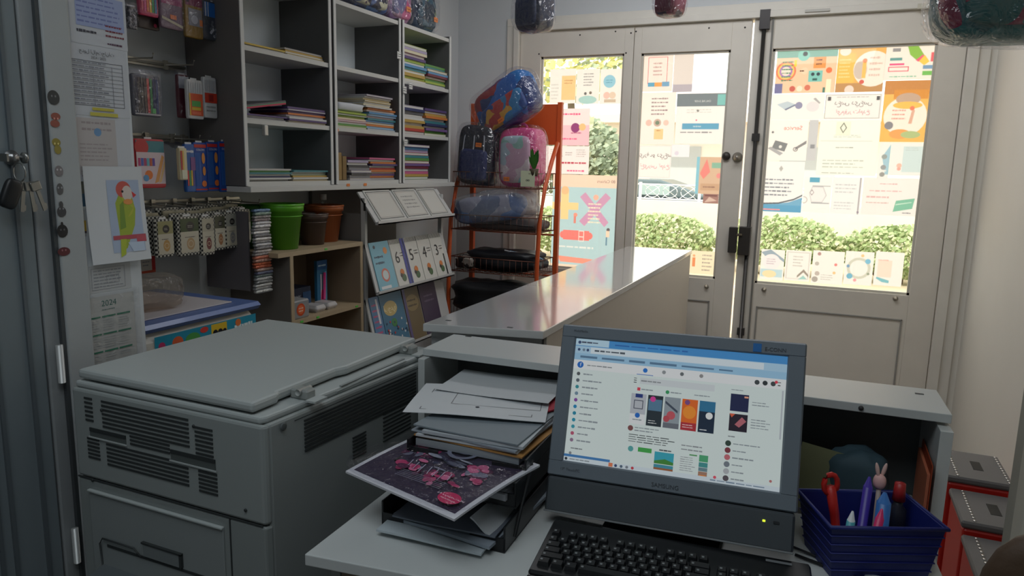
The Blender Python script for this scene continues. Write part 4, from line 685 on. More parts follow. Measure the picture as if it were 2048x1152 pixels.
for i, (y, lb) in enumerate(((2.44, 'white plastic sleeve lying in the low shelf unit, left of the pair'), (2.52, 'white plastic sleeve lying in the low shelf unit, right of the pair'))):
    one(MB().rbox((-2.06, y, zs+.0005), (-1.97, y+.07, zs+.03), M((190, 186, 184), .35), .012), 'plastic_sleeve', lb, 'sleeve')
# ================================================================= SLANTED BOOK DISPLAY
ds = thing('book_display', 'white metal display rack with slanted tiers of children books', 'rack', (-2.1, 3.1, 0))
dsm = M((200, 200, 198), .45); dy0, dy1 = 2.765, 3.50
MB().box((-1.968, dy0, 0), (-1.946, dy0+.018, 1.272), dsm).build('post', ds); MB().box((-1.968, dy1-.018, 0), (-1.946, dy1, 1.272), dsm).build('post', ds)
MB().box((-2.265, dy0+.001, 0), (-1.97, dy0+.006, 1.2), M((120, 116, 112), .6)).build('side_panel', ds)
MB().box((-2.265, dy0+.006, 0), (-2.25, dy1, 1.30), M((130, 126, 120), .7)).build('back_panel', ds)
MB().box((-1.95, dy0-.004, 1.215), (-1.94, dy0+.0, 1.25), M((30, 30, 32))).build('clip', ds)
tiers = [(1.165, 1.30, -1.885, -1.985), (.838, 1.06, -1.885, -1.95), (.54, .80, -1.885, -1.95)]
for z0, z1, x0, x1 in tiers:
    t0, t1 = (x0, z0), (x1, z1)
    MB().add([(x0, dy0, z0), (x0, dy1, z0), (x1, dy1, z1), (x1, dy0, z1), (x0-.006, dy0, z0-.004), (x0-.006, dy1, z0-.004), (x1-.006, dy1, z1-.004), (x1-.006, dy0, z1-.004)], [(0, 1, 2, 3), (7, 6, 5, 4), (0, 4, 5, 1), (3, 2, 6, 7), (0, 3, 7, 4), (1, 5, 6, 2)], dsm).build('slanted_tray', ds)
    MB().box((x0-.004, dy0, z0-.012), (x0+.014, dy1, z0-.006), dsm).box((x0+.011, dy0, z0-.012), (x0+.014, dy1, z0+.006), dsm).build('lip', ds)
def tbook(tier, y0, y1, name, label, base, els, dz=0, cat='book', h=None, lift=0):
    z0, z1, x0, x1 = tiers[tier]; W_ = V((x1-x0, 0, z1-z0)); ln = W_.length; W_.normalize(); N = Y.cross(W_)
    O = V((x0, y0, z0))+N*(.005+lift)+W_*.002; h = h or ln; w = y1-y0; mb = MB()
    q = [O, O+Y*w, O+Y*w+W_*h, O+W_*h]; mb.add(q+[p-N*.004 for p in q], [(0, 1, 2, 3), (7, 6, 5, 4), (0, 4, 5, 1), (1, 5, 6, 2), (2, 6, 7, 3), (3, 7, 4, 0)], M(base, .4))
    draw(mb, O, Y, W_, w, h, els, lambda c: M(c, .35), .0005, 9); one(mb, name, label, cat)
cert = [('r', .06, .08, .94, .92, (208, 206, 198)), ('f', .04, .05, .96, .95, .012, (40, 36, 36)), ('f', .08, .1, .92, .9, .006, (150, 130, 120))]
tbook(0, 2.80, 3.02, 'certificate_pad', 'white certificate pad with thin dark border, left on the top tier', (206, 206, 200), cert, cat='pad')
tbook(0, 3.04, 3.25, 'certificate_pad', 'white certificate pad with writing lines, middle of the top tier', (206, 206, 200), cert+[('l', .2, .3, .8, .8, 4, (160, 158, 154))], cat='pad')
tbook(0, 3.27, 3.46, 'certificate_pad', 'white certificate pad at the right end of the top tier', (196, 196, 190), cert, cat='pad')
spir = [('r', .04+.1*i, .9, .08+.1*i, 1.0, (40, 40, 44)) for i in range(10)]
tbook(1, 2.79, 2.955, 'picture_book', 'pale blue picture book at the left of the middle tier', (126, 182, 200), [('l', .1, .5, .6, .75, 2, (60, 80, 100)), ('c', .45, .3, .2, (206, 110, 90)), ('c', .45, .3, .14, (200, 210, 210)), ('c', .7, .8, .1, (220, 140, 70)), ('r', .1, .02, .6, .08, (220, 220, 220)), ('c', .2, .9, .05, (60, 60, 70))])
def numbook(y0, y1, d, lb, extra=(), lift=0):
    tbook(1, y0, y1, 'number_book', lb, (212, 210, 202), list(spir)+[('t', .40, .6, .36, d, (34, 32, 34)), ('l', .62, .6, .95, .72, 2, (90, 88, 88)), ('c', .5, .28, .14, (210, 120, 50)), ('c', .56, .16, .15, (70, 100, 60)), ('c', .42, .22, .08, (60, 44, 40))]+list(extra), lift=lift)
numbook(2.945, 3.07, '6', 'white exercise book numbered 6 beside the pale blue picture book', [('r', .82, 0, 1, 1, (60, 66, 150))])
numbook(3.075, 3.20, '5', 'white exercise book numbered 5 with a dark blue spine', [('r', 0, 0, .08, 1, (50, 56, 140))], .001)
numbook(3.205, 3.33, '4', 'white exercise book numbered 4 on the middle tier, between the 5 and the 3', (), .001)
numbook(3.335, 3.455, '3', 'white exercise book numbered 3, rightmost on the middle tier', [('r', .85, 0, .95, .5, (40, 40, 44))], .001)
tbook(2, 2.785, 2.86, 'story_book', 'thin blue and pink book at the left of the bottom tier', (90, 130, 170), [('l', .1, .1, .9, .9, 8, (200, 90, 130)), ('r', .6, .5, .8, .95, (220, 220, 226))])
tbook(2, 2.865, 3.06, 'story_book', 'blue patterned book with a shiny gold title on the bottom tier', (70, 120, 150), [('e', .4, .72, .3, .14, (206, 180, 110)), ('t', .4, .72, .12, 'أبجدية', (250, 240, 200)), ('e', .45, .45, .12, .08, (60, 130, 70))]+[('c', random.Random(i).random(), random.Random(i+9).random()*.5, .03, ((220, 220, 220), (190, 60, 60), (40, 60, 90))[i % 3]) for i in range(30)])
tbook(2, 3.07, 3.22, 'story_book', 'olive brown book with pale title on the bottom tier', (120, 104, 76), [('e', .5, .7, .4, .16, (150, 130, 90)), ('l', .2, .6, .8, .8, 2, (90, 76, 60)), ('r', 0, 0, .15, 1, (100, 90, 130))])
tbook(2, 3.23, 3.40, 'story_book', 'dark mauve book at the right of the bottom tier', (80, 66, 86), [('l', .2, .6, .8, .8, 2, (120, 106, 126))])
# ================================================================= ORANGE RACK
og = M((206, 88, 40), .4); wr = M((110, 70, 56), .4, .5)
rk = thing('display_stand', 'orange metal display stand with wire baskets full of backpacks', 'stand', (-1.75, 3.85, 0))
XL, XR, YB, YF = -2.015, -1.458, 4.0, 3.7
for x in (XL, XR):
    MB().box((x-.014, YB-.014, 0), (x+.014, YB+.014, 1.8), og).build('rear_post', rk, bevel=.002)
    prof = [(YF, 0), (YF-.005, .5), (YF+.0, .9), (YF+.02, 1.12), (YF+.09, 1.32), (YF+.19, 1.47), (YB-.03, 1.57)]
    MB().tube([(x, y, z) for y, z in prof], .013, og, 8).build('curved_front_post', rk)
MB().box((XL, YB-.006, 1.56), (XR, YB+.006, 1.79), og).build('header_board', rk)
baskets = [1.31, 1.065, .82, .56]
def wire_basket(z, yf):
    hb = .085; mb = MB()
    for zz in (z, z+hb):
        mb.tube([(XL+.012, yf, zz), (XR-.012, yf, zz), (XR-.012, YB-.02, zz), (XL+.012, YB-.02, zz)], .003, wr, 5, True)
    for i in range(15):
        x = XL+.02+(XR-XL-.04)*i/14; mb.tube([(x, YB-.02, z), (x, yf, z), (x, yf, z+hb)], .0017, wr, 4)
    for i in range(8):
        y = yf+(YB-.02-yf)*i/7
        for x in (XL+.012, XR-.012): mb.tube([(x, y, z), (x, y, z+hb)], .0017, wr, 4)
        mb.tube([(XL+.012, y, z), (XR-.012, y, z)], .0017, wr, 4)
    mb.build('wire_basket', rk)
for z, yf in zip(baskets, (3.72, 3.705, 3.705, 3.705)): wire_basket(z, yf)
for z in baskets[1:]: MB().tube([(XL, YB, z-.03), (XR, YB, z-.03)], .006, og).build('cross_bar', rk)
backpack('backpack', 'black and navy backpack with white piping in the left of the top basket', (-1.87, 3.80, 1.49), (.125, .07, .17), RZ(-8) @ RY(4), M((34, 38, 50), .6), M((36, 48, 96), .6), M((60, 50, 60)), (.35, .35), seed=21, lines=3)
backpack('backpack', 'pink backpack with pale turquoise front in the right of the top basket', (-1.60, 3.79, 1.48), (.13, .075, .165), RZ(-12), M((206, 70, 130), .5), pat([(150, 200, 205), (196, 160, 180), (170, 190, 200), (210, 196, 200), (140, 180, 170)], 11, 'voronoi'), M((216, 80, 140)), (-.3, -.72), seed=23, ps=.78)
# oval front panel of the pink one
backpack('backpack', 'blue backpack with red shapes lying tilted across the two lower bags', (-1.70, 3.80, 1.775), (.20, .07, .13), RZ(-12) @ RY(-28), pat([(40, 56, 120), (40, 96, 170), (150, 50, 60), (40, 60, 110), (30, 110, 180)], 8, 'voronoi'), pat([(36, 110, 180), (170, 60, 60), (40, 70, 130), (200, 150, 60), (50, 120, 170)], 14, 'voronoi'), M((60, 60, 130)), (-.15, -.7), seed=25)
t = thing('wrapped_bag', 'light blue bag in milky plastic lying in the second basket', 'bag', (-1.76, 3.8, 1.07))
MB().sq((-1.80, 3.80, 1.185), (.22, .10, .08), .6, .6, pat([(90, 130, 190), (70, 90, 130), (150, 150, 170), (60, 100, 160)], 7), RY(-8), dist=.05, seed=3).build('fabric', t)
MB().sq((-1.76, 3.79, 1.20), (.25, .12, .1), .6, .6, clear((240, 242, 246), .2, .15, 1.0, milky=.14, nscale=14), RY(-8), dist=.12, seed=5, nu=22, nv=40).build('plastic_wrap', t)
t = thing('folded_bag', 'flat brown-grey bag lying at the bottom of the second basket', 'bag', (-1.74, 3.82, 1.07))
MB().sq((-1.70, 3.86, 1.10), (.23, .12, .032), .5, .4, M((84, 76, 74), .7), dist=.03, seed=8).build('fabric', t)
MB().tube([(-1.9, 3.735, 1.1), (-1.7, 3.73, 1.11), (-1.5, 3.735, 1.1)], .005, M((50, 46, 46))).build('zipper', t)
t = thing('folded_bag', 'black and blue bag with white stripes in the third basket', 'bag', (-1.72, 3.8, .83))
MB().sq((-1.70, 3.83, .89), (.22, .11, .065), .6, .5, M((22, 24, 30), .45), dist=.16, nu=20, nv=40, seed=10).build('fabric', t)
for i in range(4): MB().tube([(-1.68+.03*i, 3.75+.01*i, .955-.004*i), (-1.58+.03*i, 3.76+.01*i, .94-.004*i), (-1.50+.015*i, 3.78, .915)], .004, M((150, 190, 220) if i % 2 else (190, 190, 195), .4), 5).build('stripe', t)
t = thing('folded_bag', 'small black and white checked bag at the left of the third basket', 'bag', (-1.93, 3.76, .83))
MB().sq((-1.93, 3.76, .87), (.06, .05, .04), .6, .5, pat([(30, 26, 26), (150, 140, 130), (40, 30, 30)], 30), dist=.05, seed=11).build('fabric', t)
t = thing('folded_bag', 'large black bag slumped in the lowest visible basket', 'bag', (-1.76, 3.8, .56))
MB().sq((-1.76, 3.80, .67), (.25, .13, .1), .6, .5, M((18, 19, 22), .5), dist=.16, nu=20, nv=40, seed=12).build('fabric', t)
pl = thing('potted_plant', 'small green artificial plant standing behind the price card on the stand', 'plant', (-1.50, 3.70, 1.33))
c = at(1068, 345, 1, 3.66)
MB().lathe([(0, 0), (.02, 0), (.026, .04), (.022, .04), (0, .035)], (c.x, c.y, c.z-.02), M((70, 60, 40), .7), 16).build('pot', pl)
lf = MB(); rr = random.Random(4)
for i in range(26):
    a = rr.uniform(0, 2*PI); s_ = rr.uniform(.3, 1); d = V((math.cos(a)*.035*s_, math.sin(a)*.02*s_, .07+.05*rr.random())); p0 = V((c.x, c.y, c.z+.015)); e = d.cross(Y).normalized()*.006
    lf.add([p0-e, p0+d*.6-e*1.6, p0+d, p0+d*.6+e*1.6, p0+e], [(0, 1, 2, 3, 4)], M((62, 120, 40) if i % 2 else (44, 96, 36), .5, trans=.2))
lf.build('leaves', pl)
a = at(1041, 373, 1, 3.64); b = at(1070, 342, 1, 3.64)
sheet('price_card', 'pale green price card clipped on the top basket below the plant', 'card', a, X, Z, b.x-a.x, b.z-a.z, [('t', .5, .4, .3, '∞', (60, 60, 60)), ('l', .55, .75, .95, .9, 1, (120, 120, 110))], (200, 206, 176))
# ================================================================= LONG COUNTER
ct = thing('counter', 'long white laminate counter running towards the glass doors', 'counter', (-.84, 2.85, 0))
lam = M((205, 206, 204), .14, coat=1); body_m = M((196, 188, 176), .45, noise=.03)
poly = [(-.99, 1.672), (-.664, 1.745), (-.664, 4.0), (-1.02, 3.98)]
MB().prism(poly, .978, 1.0, lam).build('worktop', ct, bevel=.002)
MB().prism([(-.675, 1.78), (-.667, 1.78), (-.667, 3.98), (-.675, 3.98)], 0, .978, body_m).build('side_panel', ct)
MB().prism([(-.985, 1.71), (-.68, 1.775), (-.68, 1.79), (-.985, 1.725)], 0, .978, M((190, 192, 192), .5)).build('end_panel', ct)
MB().prism([(-1.0, 1.75), (-.985, 1.75), (-1.005, 3.97), (-1.02, 3.97)], 0, .978, M((196, 196, 194), .5)).build('side_panel', ct)
for px, py in ((897, 641), (1020, 655)):
    p = at(px, py, 2, 1.0); MB().rbox((p.x-.008, p.y-.004, 1.0), (p.x+.008, p.y+.004, 1.0012), M((90, 90, 90)), .001).build('screw_cap', ct)
MB().lathe([(0, 0), (.006, 0), (.006, .002), (0, .003)], (-.667, 2.5, .82), M((80, 70, 60)), 10, X=Matrix.Rotation(PI/2, 3, 'Y')).build('screw_hole', ct)
# ================================================================= HUTCH CABINET
TH = math.radians(2.2); HX = Matrix.Translation((-.885, 1.495, 0)) @ Matrix.Rotation(TH, 4, 'Z')
hw = 1.137; hd = .172
ht = thing('desk_hutch', 'white open hutch cabinet behind the desk between copier and doorway', 'cabinet', (-.32, 1.62, 0))
hm = M((196, 200, 198), .35); hmd = M((120, 124, 122), .5)
MB().box((0, 0, .965), (hw, hd, .983), hm, HX).build('top_panel', ht, bevel=.0015)
MB().box((.0, -.025, 0), (.018, hd, .963), hm, HX).build('side_panel', ht, bevel=.001)
MB().box((hw-.022, -.03, 0), (hw-.0, hd, .958), hm, HX).build('side_panel', ht, bevel=.001)
MB().box((.018, hd-.008, .40), (hw-.022, hd, .965), M((86, 90, 90), .6), HX).build('back_panel', ht)
MB().box((.02, .0, .727), (hw-.024, hd-.01, .745), hm, HX).build('shelf', ht)
for u, v in ((.04, .16), (1.09, .12)): MB().box((u, v, .983), (u+.016, v+.006, .9842), M((80, 80, 80)), HX).build('screw_cap', ht)
MB().lathe([(0, 0), (.005, 0), (.005, .002), (0, .003)], HX @ V((.98, -.001, .974)), M((60, 60, 60)), 10, X=Matrix.Rotation(PI/2, 3, 'X')).build('screw_cap', ht)
# ================================================================= DESK
dk = thing('desk', 'white laminate desk holding the computer and paper trays', 'desk', (-.3, 1.2, 0))
DP = [(-.795, .929), (.262, 1.0), (.255, 1.505), (-.83, 1.46)]
DP = [(-.79, .93), (.26, 1.062), (.225, 1.497), (-.81, 1.455)]
MB().prism(DP, .728, .75, M((204, 208, 206), .3, coat=.2)).build('desktop', dk, bevel=.002)
MB().prism([(-.765, .97), (-.747, .972), (-.775, 1.43), (-.793, 1.43)], 0, .728, M((150, 152, 150), .5)).build('side_panel', dk)
MB().prism([(.20, 1.09), (.22, 1.09), (.20, 1.46), (.18, 1.46)], 0, .728, M((150, 152, 150), .5)).build('side_panel', dk)
MB().prism([(-.745, .975), (.19, 1.09), (.19, 1.10), (-.745, .985)], .60, .727, M((130, 116, 100), .5)).build('front_apron', dk)
# ================================================================= COPIER
cp = thing('photocopier', 'large grey photocopier with louvred vents left of the desk', 'photocopier', (-1.2, 1.34, 0))
cg = M((150, 156, 154), .5, noise=.02, bump=.02, nscale=300); cg2 = M((138, 144, 142), .5, bump=.02, nscale=300); cdk = M((50, 54, 54), .6); cl = M((176, 182, 180), .45, bump=.02, nscale=300)
foot = [(-1.505, 1.02), (-.966, 1.02), (-.955, 1.03), (-.925, 1.66), (-1.505, 1.66)]
MB().prism([(-1.5, 1.034), (-.9565, 1.034), (-.925, 1.66), (-1.5, 1.66)], .0, .925, cg).build('main_body', cp, bevel=.006)
MB().prism([(-1.505, 1.02), (-.962, 1.02), (-.955, 1.036), (-1.505, 1.036)], .0, .715, cg2).build('lower_front_cover', cp, bevel=.004)
MB().prism([(-1.505, 1.02), (-.962, 1.02), (-.955, 1.036), (-1.505, 1.036)], .719, .925, cg).build('upper_front_cover', cp, bevel=.006)
MB().prism([(-1.50, 1.026), (-.972, 1.026), (-.965, 1.04), (-.935, 1.655), (-1.50, 1.655)], .925, .94, cl).build('top_rim', cp, bevel=.005)
pld = MB().prism([(-1.495, 1.03), (-.99, 1.028), (-.99, 1.10), (-1.0, 1.11), (-1.0, 1.30), (-.99, 1.33), (-.995, 1.645), (-1.505, 1.635)], .944, .966, cl).build('platen_lid', cp, bevel=.009)
for y in (1.16, 1.575):
    MB().rbox((-1.0, y-.014, .94), (-.955, y+.014, .962), M((150, 154, 150), .4), .004).tube([(-.975, y-.02, .957), (-.975, y+.02, .957)], .007, M((170, 174, 170), .4), 10).box((-.955, y-.02, .94), (-.93, y+.02, .944), cl).build('lid_hinge', pld)
MB().box((-.96, 1.26, .9405), (-.953, 1.52, .9425), cg).box((-.94, 1.22, .9405), (-.935, 1.5, .943), cg2).build('rim_line', cp)
def slots(n, x0, x1, z0, z1, name='vent_slots', w=.0045):
    mb = MB()
    for i in range(n):
        z = z0+(z1-z0)*i/max(1, n-1); mb.box((x0, 1.0185, z), (x1, 1.0215, z+w), cdk)
    mb.build(name, cp)
def fx(px, py): p = at(px, py, 1, 1.02); return p.x, p.z
def fslots(px0, px1, pyt, pyb, n):
    x0, z1 = fx(px0, pyt); x1, z0 = fx(px1, pyb); z1b = z1; slots(n, x0, x1, z0, z1b)
# rows measured on the front face
def R_(x0p, x1p, za, zb, n): slots(n, fx(x0p, 900)[0], fx(x1p, 900)[0], za, zb)
R_(177, 192, .855, .905, 6); R_(210, 380, .848, .905, 7); R_(392, 427, .838, .893, 7)
R_(177, 200, .768, .812, 6); R_(214, 375, .762, .808, 6); R_(262, 340, .823, .840, 3); R_(395, 432, .757, .80, 6)
def recess(x0p, x1p, z0, z1):
    x0, x1 = fx(x0p, 900)[0], fx(x1p, 900)[0]; MB().box((x0, 1.0183, z0), (x1, 1.0215, z1), M((84, 90, 88), .6)).box((x0, 1.0175, z1-.008), (x1, 1.0190, z1), M((48, 52, 52), .6)).box((x0-.003, 1.0165, z0-.003), (x1+.003, 1.0185, z0), cl).build('grip_recess', cp)
recess(184, 254, .821, .841); recess(342, 430, .812, .835)
for px, py in ((204, 820), (388, 852), (186, 960), (492, 1020)):
    x, zz = fx(px, py); MB().lathe([(0, 0), (.0035, 0), (.0035, .002), (0, .002)], (x, 1.0195, zz), cdk, 10, X=Matrix.Rotation(PI/2, 3, 'X')).build('screw', cp)
MB().box((-1.505, 1.0188, .7155), (-.968, 1.0215, .7185), cdk).build('seam', cp)
tpn = MB().box((-1.47, 1.0165, .45), (-1.07, 1.0205, .69), M((142, 148, 147), .5)).box((-1.47, 1.012, .688), (-1.07, 1.0205, .694), cl).build('tray_panel', cp, bevel=.002)
MB().box((-1.055, 1.0185, .30), (-1.052, 1.0210, .715), cdk).build('seam', cp)
MB().box((-1.42, 1.0150, .565), (-1.12, 1.0170, .571), cdk).box((-1.30, 1.011, .575), (-1.19, 1.0170, .605), M((120, 126, 126), .5)).box((-1.193, 1.010, .575), (-1.187, 1.0170, .605), cdk).box((-1.305, 1.010, .603), (-1.187, 1.0170, .607), cdk).build('tray_handle', tpn)
pth = [(-1.45, 1.0, .50), (-1.45, 1.0, .575), (-1.44, 1.0, .59), (-1.2, 1.0, .585), (-1.12, 1.0, .585)]
MB().tube([(-1.44, 1.016, .50), (-1.44, 1.012, .57), (-1.43, 1.012, .585), (-1.33, 1.012, .585), (-1.31, 1.012, .57)], .002, cdk, 6).build('tray_outline', tpn)
MB().prism([(-1.42, .95), (-1.22, .95), (-1.21, 1.018), (-1.44, 1.018)], .510, .518, M((96, 102, 104), .5)).build('output_tray', cp, bevel=.002)
# side louvres on the +X face
def xs(y): return -.955+.03*(y-1.03)/.63
def sslots(pa, pb, pc, n, w=.0045):
    A = at(*pa, 0, -.945); B = at(*pb, 0, -.935); Cc = at(*pc, 0, -.945); mb = MB(); zt1 = (A.z+B.z)/2; y0, y1 = A.y, B.y
    for i in range(n):
        z = Cc.z+(zt1-Cc.z)*i/(n-1); a, b = xs(y0), xs(y1)
        mb.add([(a-.002, y0, z), (b-.002, y1, z), (b-.002, y1, z+w), (a-.002, y0, z+w), (a+.0012, y0, z), (b+.0012, y1, z), (b+.0012, y1, z+w), (a+.0012, y0, z+w)], [(0, 1, 2, 3), (7, 6, 5, 4), (0, 4, 5, 1), (2, 6, 7, 3), (0, 3, 7, 4), (1, 5, 6, 2)], cdk)
    mb.build('side_louvre', cp)
sslots((613, 848), (829, 744), (613, 906), 9); sslots((704, 878), (736, 865), (706, 918), 7, .0035); sslots((761, 828), (819, 805), (761, 884), 8, .0035)
q = MB()
for zz in (.912,): q.add([(xs(1.1)+.0012, 1.1, zz), (xs(1.64)+.0012, 1.64, zz), (xs(1.64)+.0012, 1.64, zz+.002), (xs(1.1)+.0012, 1.1, zz+.002)], [(0, 1, 2, 3)], cdk)
q.build('seam', cp)
p = at(566, 853, 0, -.952); MB().lathe([(0, 0), (.008, 0), (.009, .002), (.006, .003), (0, .003)], p, M((90, 96, 96), .5), 12, X=Matrix.Rotation(PI/2, 3, 'Y')).build('screw_recess', cp)
# ================================================================= PAPER TRAYS
tb = M((22, 24, 26), .35)
tt = thing('letter_tray_stack', 'three tier black letter tray stack overloaded with papers', 'tray', (-.6, 1.25, .75))
TA = math.radians(2)
def tray(z, yf, hh=.05, name='tray'):
    X4 = Matrix.Translation((-.60, yf, z)) @ Matrix.Rotation(TA, 4, 'Z'); w, d, h = .127, .31, hh
    mb = MB().box((-w, 0, 0), (w, d, .003), tb, X4).box((-w, 0, .003), (-w+.004, d, h), tb, X4).box((w-.004, 0, .003), (w, d, h), tb, X4).box((-w, d-.004, .003), (w, d, h), tb, X4)
    mb.box((-w, 0, .003), (-w*.45, .003, h*.55), tb, X4).box((w*.45, 0, .003), (w, .003, h*.55), tb, X4)
    mb.build(name, tt, bevel=.001)
tray(.7505, 1.08); tray(.815, 1.125); tray(.862, 1.17, .03)
for s in (-1, 1):
    for dy in (.03, .28): MB().tube([(-.60+s*.124, 1.10+dy, .76), (-.60+s*.124, 1.18+dy*.95, .88)], .005, tb, 6).build('riser', tt)
def paper(name, label, c, w, d, rot, cs_, els=(), th=.0008, tilt=0, roll=0, curl=.0, cat='paper', seed=1, group=None, sag=0):
    Rm = Matrix.Rotation(math.radians(rot), 3, 'Z') @ Matrix.Rotation(math.radians(tilt), 3, 'X') @ Matrix.Rotation(math.radians(roll), 3, 'Y')
    U = Rm @ X; W_ = Rm @ Y; O = V(c)-U*(w/2)-W_*(d/2); rr = random.Random(seed); ph = rr.uniform(0, 6)
    f = lambda x, y: curl*(math.sin(x*PI*1.3+ph)*.6+math.sin(y*4+ph)*.4)-sag*(1-y)**2
    n = 10; mb = MB(); m = M(cs_, .6); N = U.cross(W_)
    def P(x, y, k): return O+U*(x*w)+W_*(y*d)+N*(f(x, y)+k)
    top = [P(i/n, j/n, th/2) for j in range(n+1) for i in range(n+1)]; bot = [P(i/n, j/n, -th/2) for j in range(n+1) for i in range(n+1)]
    fs = [(j*(n+1)+i, j*(n+1)+i+1, (j+1)*(n+1)+i+1, (j+1)*(n+1)+i) for i in range(n) for j in range(n)]; K = (n+1)**2
    mb.add(top+bot, fs+[tuple(K+q for q in reversed(g)) for g in fs]+[(i, K+i, K+i+1, i+1) for i in range(n)]+[(n*(n+1)+i+1, K+n*(n+1)+i+1, K+n*(n+1)+i, n*(n+1)+i) for i in range(n)]+[((i+1)*(n+1), K+(i+1)*(n+1), K+i*(n+1), i*(n+1)) for i in range(n)]+[(i*(n+1)+n, K+i*(n+1)+n, K+(i+1)*(n+1)+n, (i+1)*(n+1)+n) for i in range(n)], m, False)
    draw(mb, O+N*(th/2), U, W_, w, d, els, lambda c: M(c, .3), .0004, seed, f)
    return one(mb, name, label, cat, group)
PW = (206, 210, 212)
# bottom tray pile
paper('paper_sheet', 'white sheets sticking out lowest at the front of the bottom tray', (-.615, 1.19, .7605), .21, .297, 3, (190, 200, 204), th=.004, curl=.002, seed=1)
paper('paper_sheet', 'grey blue folder sheets in the middle of the bottom tray', (-.59, 1.215, .7685), .22, .29, -5, (150, 160, 170), th=.006, curl=.002, seed=2)
paper('paper_sheet', 'bent dark grey plastic folder on top of the bottom tray', (-.60, 1.21, .779), .21, .27, 2, (110, 116, 126), th=.003, curl=.003, seed=5)
paper('paper_sheet', 'curled white sheet standing out at the right of the bottom tray', (-.515, 1.20, .790), .05, .24, -3, (200, 204, 206), th=.003, curl=.006, seed=8, roll=25)
# middle: glossy magazine in plastic
def flower(cx, cy, r, c): return [('c', cx+r*math.cos(a), cy+r*math.sin(a), r*.7, c) for a in (0, 1.25, 2.5, 3.75, 5)]+[('c', cx, cy, r*.3, (220, 130, 160))]
mel = [('r', .035, .05, .965, .97, (62, 54, 74))]; _m = random.Random(5)
for cx_, cy_, n_ in ((.24, .56, 26), (.76, .54, 26), (.38, .34, 14), (.62, .32, 14)):
    for k in range(n_):
        a = _m.uniform(0, 6.28); q = _m.uniform(0, .15); mel.append(('e', cx_+q*math.cos(a), cy_+q*math.sin(a)*.8, _m.uniform(.015, .05), _m.uniform(.015, .045), _m.choice([(190, 60, 110), (150, 44, 90), (214, 110, 150), (90, 40, 74), (120, 120, 140)])))
for k in range(14): mel.append(('e', .5+_m.uniform(-.12, .12), .55+_m.uniform(-.16, .2), _m.uniform(.02, .07), _m.uniform(.008, .03), _m.choice([(130, 134, 150), (90, 94, 112), (60, 60, 84), (160, 164, 178)])))
mel += [('o', .5, .76, .12, .03, (124, 128, 146)), ('e', .5, .76, .07, .05, (80, 84, 104)), ('c', .33, .82, .03, (206, 160, 70)), ('c', .24, .8, .02, (200, 90, 130)), ('c', .40, .86, .016, (200, 80, 110))]
for k in range(7): x_ = .30+.06*k; mel.append(('p', [(x_, .40), (x_+.03, .31-.02*(k % 3)), (x_+.034, .312-.02*(k % 3)), (x_+.006, .405)], (176, 178, 196)))
for k in range(5): mel.append(('p', [(.34, .16+.02*k), (.72, .19+.02*k), (.72, .194+.02*k), (.34, .164+.02*k)], (140, 142, 160)))
mel += [('e', .85, .14, .085, .07, (206, 50, 100)), ('t', .85, .155, .035, 'LA COLLECTION', (240, 220, 230)), ('t', .85, .12, .03, 'NOUVELLE', (240, 220, 230))]
paper('magazine', 'glossy purple magazine with pink flowers and a crimson badge jutting from the middle tray', (-.628, 1.135, .868), .285, .235, -15.5, (214, 214, 218), mel, th=.004, curl=.0, sag=.016, cat='magazine', seed=3, tilt=1)
paper('paper_sheet', 'white papers lying under the glossy magazine in the middle tray', (-.60, 1.27, .836), .23, .29, -2, (170, 172, 176), th=.012, curl=.002, seed=6)
one(MB().sq((-.632, 1.14, .868), (.155, .13, .012), .35, .3, clear((250, 250, 252), .07, .06, .35, nscale=40), Matrix.Rotation(math.radians(-15.5), 3, 'Z'), dist=.02, seed=2, nu=14, nv=40), 'plastic_sleeve', 'crinkled clear plastic sleeve around the glossy magazine', 'sleeve')
# top tray pile
z = .874
for i, (c_, th, w, d, rot, nm, lb) in enumerate((((150, 156, 160), .014, .225, .30, 0, 'plastic_folder', 'thick grey plastic wrapped bundle lowest in the top tray'), ((176, 128, 70), .003, .24, .30, -2, 'folder', 'brown cardboard folder in the top tray pile'), ((200, 204, 206), .004, .22, .30, 1, 'paper_sheet', 'white sheets on the brown folder in the top tray'), ((150, 158, 166), .003, .235, .30, -3, 'folder', 'slate folder in the middle of the top tray pile'), ((186, 192, 196), .006, .215, .30, 2, 'paper_sheet', 'pale sheets above the slate folder in the top tray'), ((130, 140, 146), .003, .23, .295, -1, 'folder', 'dark grey folder near the top of the top tray pile'))):
    z += th/2+.0012; paper(nm, lb, (-.605+.006*math.sin(i*2), 1.335, z), w, d, rot, c_, th=th, curl=.001, seed=i+20, cat='folder' if 'folder' in nm else 'paper'); z += th/2
paper('booklet', 'dark red booklet poking out at the right of the top papers', (-.535, 1.43, z+.004), .10, .16, -28, (170, 36, 56), th=.003, seed=31, cat='booklet')
z += .007
paper('paper_sheet', 'large printed white drawing sheet on top of the paper pile', (-.66, 1.365, z), .297, .21, 17, PW, [('f', .1, .1, .9, .8, .006, (90, 92, 96)), ('f', .3, .3, .95, .7, .005, (100, 100, 106)), ('c', .5, .25, .015, (70, 70, 76))], curl=.004, seed=32, th=.001)
paper('paper_sheet', 'white sheet half covering the drawing sheet at the top right of the pile', (-.655, 1.47, z+.007), .27, .17, 4, (200, 204, 206), curl=.003, seed=35, th=.001)
